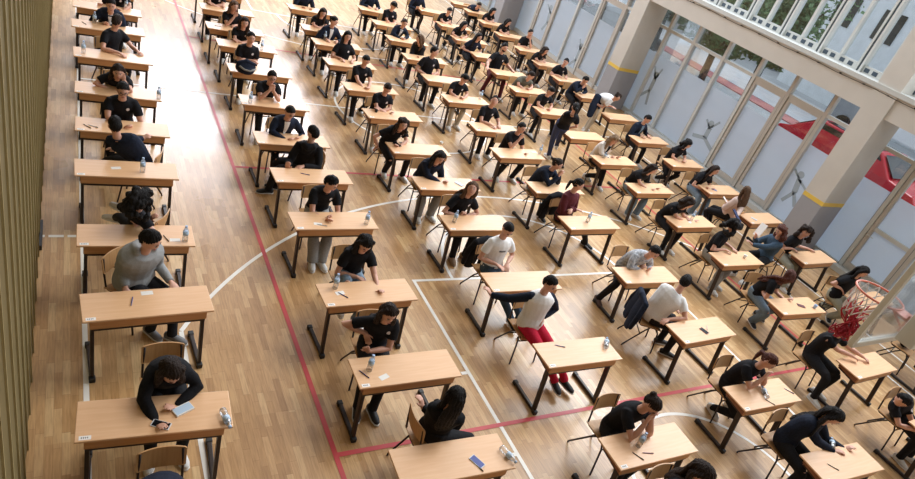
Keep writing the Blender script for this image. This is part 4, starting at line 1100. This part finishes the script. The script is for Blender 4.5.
# second column from right
person(903, 400, 'person in black on the chair at the lower right edge', far_y=2.06, top='blk', hair='short', pose='rest', P=(10.50, 2.3), hp=50, size=.95)
pp('E', 0, 847, 330, 'person in black with outstretched bare arms behind the net', top='blk', hair='short', hc='br', pose='clasp', hands={1: (871, 362, .79), -1: (866, 364, .79)}, hp=30, gap=.3)
pp('E', 1, 789.5, 276, 'woman with reddish brown hair and light jeans', top='blk', hair='long', hc='red', yaw=30, hyaw=160, hp=5, hands={1: (788, 297, .79), -1: (764, 284, .80)}, legs='jeans', feet={-1: (752, 321), 1: (758, 314)}, shoes='blk', emblem=False, P=(10.42, 5.08), pyaw=-15)
pp('E', 2, 734, 227, 'woman with black curls in wide pale trousers', top='blk', hair='curly', hc='dk', hyaw=60, hp=30, yaw=20, hands={1: (735, 250, .79), -1: (728, 252, .79)}, legs='lgrey', emblem=False, gap=.24)
pp('E', 3, 689, 203, 'woman with long brown curls bent over a bottle', top='blk', hair='wavy', hc='br', hyaw=45, hp=30, hands={1: (694, 219, .79), -1: (687, 219, .79)}, emblem=False, gap=.22)
pp('E', 4, 652.5, 169, 'woman with long dark hair, arm across her desk', top='blk', hair='long', hc='br', hyaw=35, hp=15, pose='write', hands={1: (657, 187, .79), -1: (651, 188, .79)}, legs='jeans', emblem=False, gap=.24)
pp('E', 5, 614.5, 139.5, 'blonde woman in white jacket over dark top', top='cream', sleeve='l', hair='wavy', hc='bl', inner='dark', pose='clasp', hands={1: (617, 156, .80), -1: (611, 156, .80)}, legs='dark', feet={-1: (599, 186), 1: (586, 176)}, gap=.25)
person(575.5, 107.5, 'standing woman in black top and indigo jeans, back to camera', top='blk', hair='pony', hc='dk', yaw=165, hyaw=150, hp=10, stand=True, P=(9.6, 10.62), feet={1: (548, 157), -1: (554, 151)}, legs='indigo', pose='down', hands={1: (571, 130, .85)}, chair=False, emblem=False, far_y=10.4)
pp('E', 7, 551, 91, 'dark haired man in black looking down at desk', top='blk', hair='short', hyaw=20, hp=35, pose='clasp', gap=.26, feet={-1: (530, 133), 1: (551, 135)})
pp('E', 8, 531, 75.5, 'man in grey olive T-shirt leaning forward', top='olive', hair='short', hc='br', hyaw=30, hp=30, pose='clasp', emblem=False, gap=.3)
pp('E', 9, 504.5, 47.5, 'big bearded man in black with arms spread wide', top='blk', hair='short', beard=True, hp=5, hands={-1: (487, 68, .80), 1: (514, 71, .79)}, legs='maroon', size=1.12, feet={-1: (481, 92), 1: (499, 98)}, gap=.3)
pp('E', 10, 479, 37, 'dark haired woman in navy sitting upright', top='navy', hair='long', hc='dk', hp=5, hyaw=10, pose='lap', gap=.32)
pp('E', 11, 464.5, 25, 'woman with long black hair leaning on her elbows', top='blk', hair='long', hc='dk', hyaw=30, hp=10, pose='clasp', gap=.2)
pp('E', 12, 449.5, 11, 'man in black with thick dark hair, arms folded', top='blk', hair='short', hp=25, pose='fold', gap=.24)
pp('E', 13, 422, -6, 'person in navy with head above the frame', top='navy', sleeve='l', hair='short', pose='rest')
# rightmost column
person(863, 271.5, 'woman in black with sage trousers sitting beside the glass behind the ring', far_y=4.66, top='blk', hair='long', hc='dk', hyaw=5, hp=25, gap=.34, lean=.12, hands={-1: (842, 292, .72), 1: (852, 293, .70)}, legs='sage', feet={-1: (829, 317), 1: (822, 306)}, shoes='blk', emblem=False, pyaw=-35)
pp('F', 0, 806.5, 232, 'woman with big brown curls in black polo', top='blk', hair='curly', hc='br', hyaw=-45, hp=0, hands={-1: (795, 251, .79), 1: (812, 250, .79)}, gap=.2, legs='sage')
person(781, 231, 'woman in denim jacket with short reddish hair holding a sheet of paper', far_y=None, top='denim', sleeve='l', hair='wavy', hc='red', yaw=-100, hyaw=-105, hp=20, P=(11.92, 6.12), pyaw=-90, hands={-1: (757, 234, 1.0), 1: (751, 241, .85)}, legs='dark', emblem=False)
pp('F', 1, 746, 191, 'woman with long brown hair and pale top, back to camera', top='rose', sleeve='l', hair='long', hc='lb', yaw=170, hyaw=160, hp=-5, P=(12.5, 7.66), pyaw=-160, hands={-1: (737, 216, .8), 1: (727, 202, .8)}, legs='dark', feet={1: (.25, .1, 0), -1: (.25, -.1, 0)}, emblem=False)
pp('F', 2, 715, 170, 'woman with dark hair and jeans beside a white phone', top='blk', hair='long', hc='br', hyaw=10, hp=10, legs='jeans', pose='rest', gap=.22, emblem=False)
pp('F', 3, 687.5, 144, 'woman with black hair in emblem polo, dark trousers', top='blk', hair='wavy', hc='dk', hyaw=30, hp=25, pose='clasp', legs='dark', feet={-1: (656, 178), 1: (664, 182)}, gap=.24)
pp('F', 4, 647.5, 119, 'man in navy jacket with short black hair', top='navy', sleeve='l', hair='short', hyaw=10, hp=25, inner='jeans', hands={1: (650, 137, .79), -1: (643, 137, .79)}, legs='dark', gap=.22)
person(617.5, 97, 'person in white bending over while pulling on a navy jacket', top='white', hair='bun', hc='br', yaw=75, hyaw=75, hp=45, stand=True, P=(12.15, 12.5), legs='beige', hands={1: (614, 108, 1.0), -1: (596, 100, 1.05)}, chair=False, emblem=False, far_y=12.3, size=.95)
pp('F', 6, 585.5, 80, 'man in navy jumper propping head on one hand', top='navy', sleeve='l', hair='short', hc='dk', pose='chinl', hp=30, hyaw=10, gap=.24, legs='dark')
pp('F', 7, 566, 62, 'man in black turned to face left', top='blk', hair='short', hyaw=-55, hp=5, pose='rest', gap=.24)
pp('F', 8, 545.5, 50.5, 'woman with long wavy brown hair in black', top='blk', hair='wavy', hc='br', hyaw=15, hp=10, pose='fold', gap=.22)
pp('F', 9, 530.5, 33, 'dark haired man in black with hand over mouth', top='blk', hair='short', pose='chin', hp=5, gap=.22)
pp('F', 10, 508.5, 22, 'woman with straight black hair leaning right', top='blk', hair='long', hc='dk', hyaw=35, hp=15, pose='fold', gap=.22)
pp('F', 11, 493.5, 11, 'woman with black hair resting arms near the far pillar', top='blk', hair='long', hc='dk', hyaw=20, hp=15, pose='fold', gap=.22)
pp('F', 12, 479, 5.5, 'short haired person in navy jacket hunched over', top='navy', sleeve='l', hair='short', hc='br', hp=25, pose='fold', gap=.22)
finish_people()

firstc = True
for x, y, rz, lb in CH_LIST + [(12.95, 3.52, math.radians(15), None), (3.1, 17.3, 0, 'top')]:
    if firstc: o = chair0; o.location = (x, y, 0); o.rotation_euler = (0, 0, rz); firstc = False
    else: o = dup(chair0, ck, (x, y, 0), rz)
    if lb is None: lab = 'plywood school chair carrying a black bag behind the clear backboard'
    elif lb == 'top': lab = 'plywood school chair at the top edge, second column from left'
    else:
        parts = lb.split(', '); who = parts[0]
        w = who.split(); who = ' '.join(w[:7])
        lab = 'plywood chair under ' + who + (', ' + ', '.join(parts[-2:]) if len(parts) >= 3 else '')
        ws = lab.split()
        if len(ws) > 16:
            who = ' '.join(w[:16 - 3 - (len(ws) - 3 - len(who.split()))]); lab = 'plywood chair under ' + who + ', ' + ', '.join(parts[-2:])
    tag(o, lab, 'chair', 'students\' plywood chairs')

# ------------------------------------------------------------------ things on the desks
def bottle(px, py, label, h=.21, lying=None, tint=False):
    p = at(px, py, DZ); r = empty('water_bottle', p)
    if lying is not None: r.rotation_euler = (math.pi / 2, 0, lying); r.location = (p.x, p.y, DZ + .033)
    tag(r, label, 'bottle', 'students\' water bottles')
    b = MB(); b.lathe([(.030, 0), (.032, .01), (.032, h * .3), (.029, h * .36), (.032, h * .42), (.032, h * .66), (.022, h * .82), (.013, h * .88), (.013, h * .93)], 14); b.build('bottle_body', M['bottle'], r, smooth=True)
    b = MB(); b.lathe([(.015, h * .91), (.015, h), (.008, h + .001)], 12); b.build('cap', M['capw'], r, smooth=False)
    b = MB(); b.lathe([(.0325, h * .42), (.0325, h * .64)], 14); b.build('wrapper', M['water_label'], r, smooth=True)
def flat(name, px, py, label, w, d, h, m, ang, cat, z=DZ, screen=None, group=None):
    p = at(px, py, z); b = MB(); b.box((-w / 2, -d / 2, 0), (w / 2, d / 2, h), m)
    if screen: b.box((-w / 2 + .004, -d / 2 + .008, h), (w / 2 - .004, d / 2 - .008, h + .0006), screen)
    o = b.build(name, None); o.location = p; o.rotation_euler = (0, 0, math.radians(ang)); tag(o, label, cat, group); return o
def pen(px, py, label, m, ang):
    p = at(px, py, DZ + .005); b = MB(); b.loft([(-.072, 0, 0), (-.068, 0, 0), (.055, 0, 0), (.072, 0, 0)], [.002, .0045, .0045, .001], n=8, m=m); b.loft([(-.07, 0, .006), (-.035, 0, .006)], .0015, n=5, m=M['cap'])
    o = b.build('pen', None, smooth=True); o.location = p; o.rotation_euler = (0, 0, math.radians(ang)); tag(o, label, 'pen', 'pens on the desks')
PEN = dict(b=mat('blue_pen_plastic', '2b3f8f', .3), k=mat('black_pen_plastic', '1a1a1c', .3), p=mat('purple_pen_plastic', '6a3f78', .3), w=mat('clear_pen_plastic', 'b9bcc0', .3))
PH = mat('phone_glass', '15161a', .1); PHW = mat('pale_phone_shell', 'cfd0d4', .3); PAPER = noisy('white_paper', 'e4e1dc', 'efece7', 4, .8); PINK = mat('dark_red_case', '5a2430', .5)
def at_desk(c, i): return '%s desk, %s' % (ORD[i], COLN[c])
for px, py, c, i, t, ly in [(222, 412, 'A', 0, 'clear bottle lying on', .15), (142.5, 172, 'A', 3, 'blue labelled bottle standing on', None), (185, 241, 'A', 2, 'clear bottle standing on', None), (158.5, 99, 'A', 5, 'clear bottle standing on', None),
        (83.5, 53, 'A', 6, 'clear bottle standing on', None), (94.5, 23, 'A', 7, 'blue bottle standing on', None), (126, 8, 'A', 8, 'clear bottle standing on', None),
        (500, 449, 'B', 0, 'clear bottle lying on', .3), (369, 370, 'B', 1, 'bottle of dark drink standing on', None), (366, 224, 'B', 3, 'clear bottle standing on', None), (335, 288, 'B', 2, 'clear bottle standing on', None), (250, 103, 'B', 6, 'clear bottle standing on', None), (261.5, 50, 'B', 8, 'clear bottle standing on', None),
        (454, 222, 'C', 3, 'clear bottle standing on', None), (324.5, 40, 'C', 9, 'clear bottle standing on', None), (605, 349, 'C', 1, 'clear bottle lying on', 2.4), (638, 446, 'C', 0, 'clear bottle standing on', None),
        (766, 399, 'D', 0, 'blue white bottle lying on', 2.6), (587, 222, 'D', 3, 'clear bottle standing on', None), (539, 154, 'D', 5, 'clear bottle standing on', None), (691, 220, 'E', 3, 'clear bottle standing on', None), (480, 99, 'D', 7, 'clear bottle standing on', None), (604, 158, 'E', 5, 'small blue capped bottle standing on', None)]:
    bottle(px, py, '%s the %s' % (t, at_desk(c, i)), lying=ly, h=.14 if (c, i) == ('E', 5) else .21)
bottle(831, 450, 'blue white bottle lying by the hands of the long black haired woman', lying=2.2)
G_ = 'phones on the desks'
flat('phone', 161, 425, 'pale phone held by the woman at the first desk, leftmost column', .072, .15, .009, PHW, 60, 'phone', screen=PH, group=G_)
flat('phone', 459, 184, 'black phone lying on the fifth desk, third column from left', .075, .15, .009, PH, 35, 'phone', group=G_)
flat('phone', 704, 331, 'dark phone with white edge on the second desk, third column from right', .075, .13, .009, PINK, 15, 'phone', screen=PH, group=G_)
flat('phone', 477, 462, 'blue screened phone on the first desk, second column from left', .075, .15, .009, PHW, 25, 'phone', screen=PEN['b'], group=G_)
flat('phone', 801, 306, 'dark red cased phone on the second desk, second column from right', .075, .14, .009, PINK, 60, 'phone', group=G_)
flat('phone', 714, 190, 'blue and white phone on the third desk, rightmost column', .075, .14, .009, PHW, 60, 'phone', screen=PEN['b'], group=G_)
flat('phone', 754, 219, 'phone in pale case on the second desk, rightmost column', .075, .14, .009, PHW, 30, 'phone', group=G_)
flat('phone', 397, 145, 'black phone under the hand at the sixth desk, third column from left', .08, .15, .02, PH, 20, 'phone', group=G_)
flat('tissue_pack', 183, 410, 'blue and white tissue pack on the first desk, leftmost column', .16, .09, .018, PAPER, 25, 'tissue pack', screen=M['water_label'])
for px, py, c, i, a in [(384, 377, 'B', 1, 20), (340, 293, 'B', 2, 10), (318, 224, 'B', 3, -10), (147, 293, 'A', 1, 5), (116, 168, 'A', 3, 10), (175, 240, 'A', 2, 0), (243, 101, 'B', 6, 5), (690, 222, 'E', 3, 30), (534, 152, 'D', 5, 10), (218, 24, 'B', 9, 8)]:
    flat('paper_slip', px, py, 'small white paper slip on the %s' % at_desk(c, i), .11, .06, .0012, PAPER, a, 'paper', group='paper slips on the desks')
for px, py, c, i, k, a, t in [(132, 301, 'A', 1, 'b', 80, 'blue pen'), (166, 238, 'A', 2, 'k', 110, 'dark pen'), (87, 126, 'A', 4, 'k', 130, 'dark pen'), (93, 126, 'A', 4, 'w', 150, 'clear pen'), (364, 374, 'B', 1, 'b', 120, 'blue pen'), (343, 295, 'B', 2, 'b', 130, 'blue pen'), (322, 225, 'B', 3, 'w', 160, 'clear pen'),
        (305, 174, 'B', 4, 'b', 160, 'blue pen'), (478, 466, 'B', 0, 'k', 110, 'black pen'), (560, 346, 'C', 1, 'b', 155, 'blue pen'), (648, 453, 'C', 0, 'p', 165, 'purple pen'), (638, 456, 'C', 0, 'k', 120, 'dark pen'), (770, 402, 'D', 0, 'k', 120, 'black pen'),
        (789, 391, 'D', 0, 'b', 125, 'dark blue pen'), (707, 328, 'D', 1, 'w', 45, 'clear pen'), (833, 467, 'D', -1, 'k', 125, 'dark pen'), (84, 23, 'A', 7, 'k', 120, 'dark pen'), (218, 26, 'B', 9, 'k', 10, 'dark pen'), (664, 187, 'E', 4, 'w', 140, 'clear pen'), (480, 128, 'D', 6, 'w', 30, 'clear pen')]:
    pen(px, py, '%s on the %s' % (t, at_desk(c, i)) if i >= 0 else 'dark pen beside the hands of the long black haired woman at bottom', PEN[k], a)
def cup(px, py, label, m, h=.07):
    b = MB(); b.lathe([(.026, 0), (.032, h), (.029, h), (.024, .006), (.001, .005)], 14); o = b.build('cup', m, smooth=True); o.location = at(px, py, DZ); tag(o, label, 'cup', 'small cups on the desks')
cup(814, 308, 'blue cup on the second desk, second column from right', M['capw'])
cup(744, 258, 'pale cup on the third desk, second column from right', PAPER)
cup(376, 112, 'dark cup on the seventh desk, third column from left', M['cap'], .05)
cup(441, 144, 'white cup right of the woman in black polo, sixth desk, third column from left', PAPER, .05)

# bags and garments
def hand_of(key, s_):
    for sp in JOBS:
        if key in sp['label']: return sp['hd'][s_]
def soft(parts, name, label, cat, m, extra=None):
    b = MB()
    for q in parts:
        if q[0] == 'ball': b.ball(q[1], q[2], 14)
        else: b.rtube(q[1], q[2], 12, side=q[3] if len(q) > 3 else None)
    me = b.mesh(name, True); o = bpy.data.objects.new(name, me); C.objects.link(o); me.materials.clear(); me.materials.append(m)
    r = o.modifiers.new('r', 'REMESH'); r.mode = 'VOXEL'; r.voxel_size = .012; r.use_smooth_shade = True
    s_ = o.modifiers.new('s', 'SMOOTH'); s_.factor = .5; s_.iterations = 3
    tag(o, label, cat); return o
p = at(245, 74, DZ)
o = soft([('ball', (0, 0, .15), (.19, .11, .16)), ('ball', (.02, -.08, .11), (.13, .06, .10)), ('t', [(-.15, -.02, .26), (0, -.02, .32), (.15, -.02, .26)], [.035, .05, .035])], 'backpack', 'navy backpack lying on the eighth desk, second column from left', 'backpack', FAB['navy']); o.location = p + V((0, .02, 0)); o.scale = (1, .9, .8)
b = MB(); b.loft([(-.14, -.12, .22), (-.05, -.15, .16), (.06, -.155, .14), (.16, -.13, .20)], [(.022, .006)] * 4, side=(0, 0, 1), n=8); b.build('strap', FAB['lgrey'], o, smooth=True)
b = MB(); b.rtube([(-.04, .0, .33), (0, .0, .375), (.04, .0, .33)], .009, 8); b.build('handle', FAB['dark'], o, smooth=True)
o = soft([('ball', (0, 0, .14), (.15, .10, .15)), ('t', [(-.1, 0, .22), (0, .02, .30), (.1, 0, .22)], [.02, .025, .02])], 'handbag', 'black bag on the chair behind the clear backboard', 'bag', FAB['blk']); o.location = (12.95, 3.52, .45)
def jacket(x, y, rz, z, label, m):
    o = soft([('t', [(-.20, .0, .0), (0, .03, .03), (.20, .0, .0)], [(.05, .04), (.06, .05), (.05, .04)]), ('t', [(-.08, .03, .0), (-.10, .06, -.25), (-.12, .07, -.5)], [(.10, .03), (.11, .03), (.09, .025)], (1, 0, 0)),
              ('t', [(.08, .03, .0), (.10, .06, -.25), (.10, .07, -.46)], [(.10, .03), (.11, .03), (.09, .025)], (1, 0, 0)), ('t', [(-.20, .0, .0), (-.26, .04, -.2), (-.25, .06, -.42)], [.045, .045, .035]), ('t', [(.20, .0, .0), (.26, .03, -.2), (.24, .05, -.40)], [.045, .045, .035])],
             'jacket', label, 'jacket', m); o.location = (x, y, z); o.rotation_euler = (0, 0, rz); return o
for nm, lb, mt in (('C2', 'black jacket hanging on the chair behind the man in printed white T-shirt', FAB['blk']), ('D1', 'navy jacket hanging on the chair of the man slumped in white T-shirt', FAB['navy']), ('D3', 'black jacket hanging behind the woman in burgundy', FAB['blk'])):
    key = {'C2': 'printed white T-shirt', 'D1': 'slumped sideways', 'D3': 'burgundy'}[nm]
    for x, y, rz, l_ in CH_LIST:
        if key in l_:
            f_ = V((math.sin(rz), -math.cos(rz), 0)); jacket(x - f_.x * .245, y - f_.y * .245, rz, .80, lb, mt)
p = hand_of('pulling on a navy jacket', -1)
o = soft([('t', [(0, 0, .12), (-.04, -.05, -.15), (-.06, -.08, -.42)], [(.12, .06), (.17, .06), (.13, .05)], (1, .2, 0)), ('t', [(.08, 0, .1), (.16, 0, -.02), (.2, -.02, -.2)], [.05, .05, .04])], 'jacket', 'navy jacket held out by the bending person in white', 'jacket', FAB['navy']); o.location = p
# sheets held by people near the windows
p = hand_of('denim jacket', -1); b = MB(); b.box((-.1, -.002, -.04), (.1, .002, .24)); o = b.build('paper_sheet', PAPER); o.location = p; o.rotation_euler = (.3, .2, 1.2); tag(o, 'white sheet held up by the woman in the denim jacket', 'paper')
p = hand_of('long brown hair and pale top', 1); b = MB(); b.box((-.1, -.14, -.004), (.1, .14, .004)); o = b.build('paper_stack', PAPER); o.location = p; o.rotation_euler = (.5, .2, .5); tag(o, 'white papers held beside the long haired woman in pale top', 'paper')
p = hand_of('long brown hair and pale top', -1); b = MB(); b.box((-.12, -.16, -.008), (.12, .16, .008)); o = b.build('folder', FAB['indigo']); o.location = p; o.rotation_euler = (.6, .2, .4); tag(o, 'dark blue folder held by the long haired woman in pale top', 'folder')
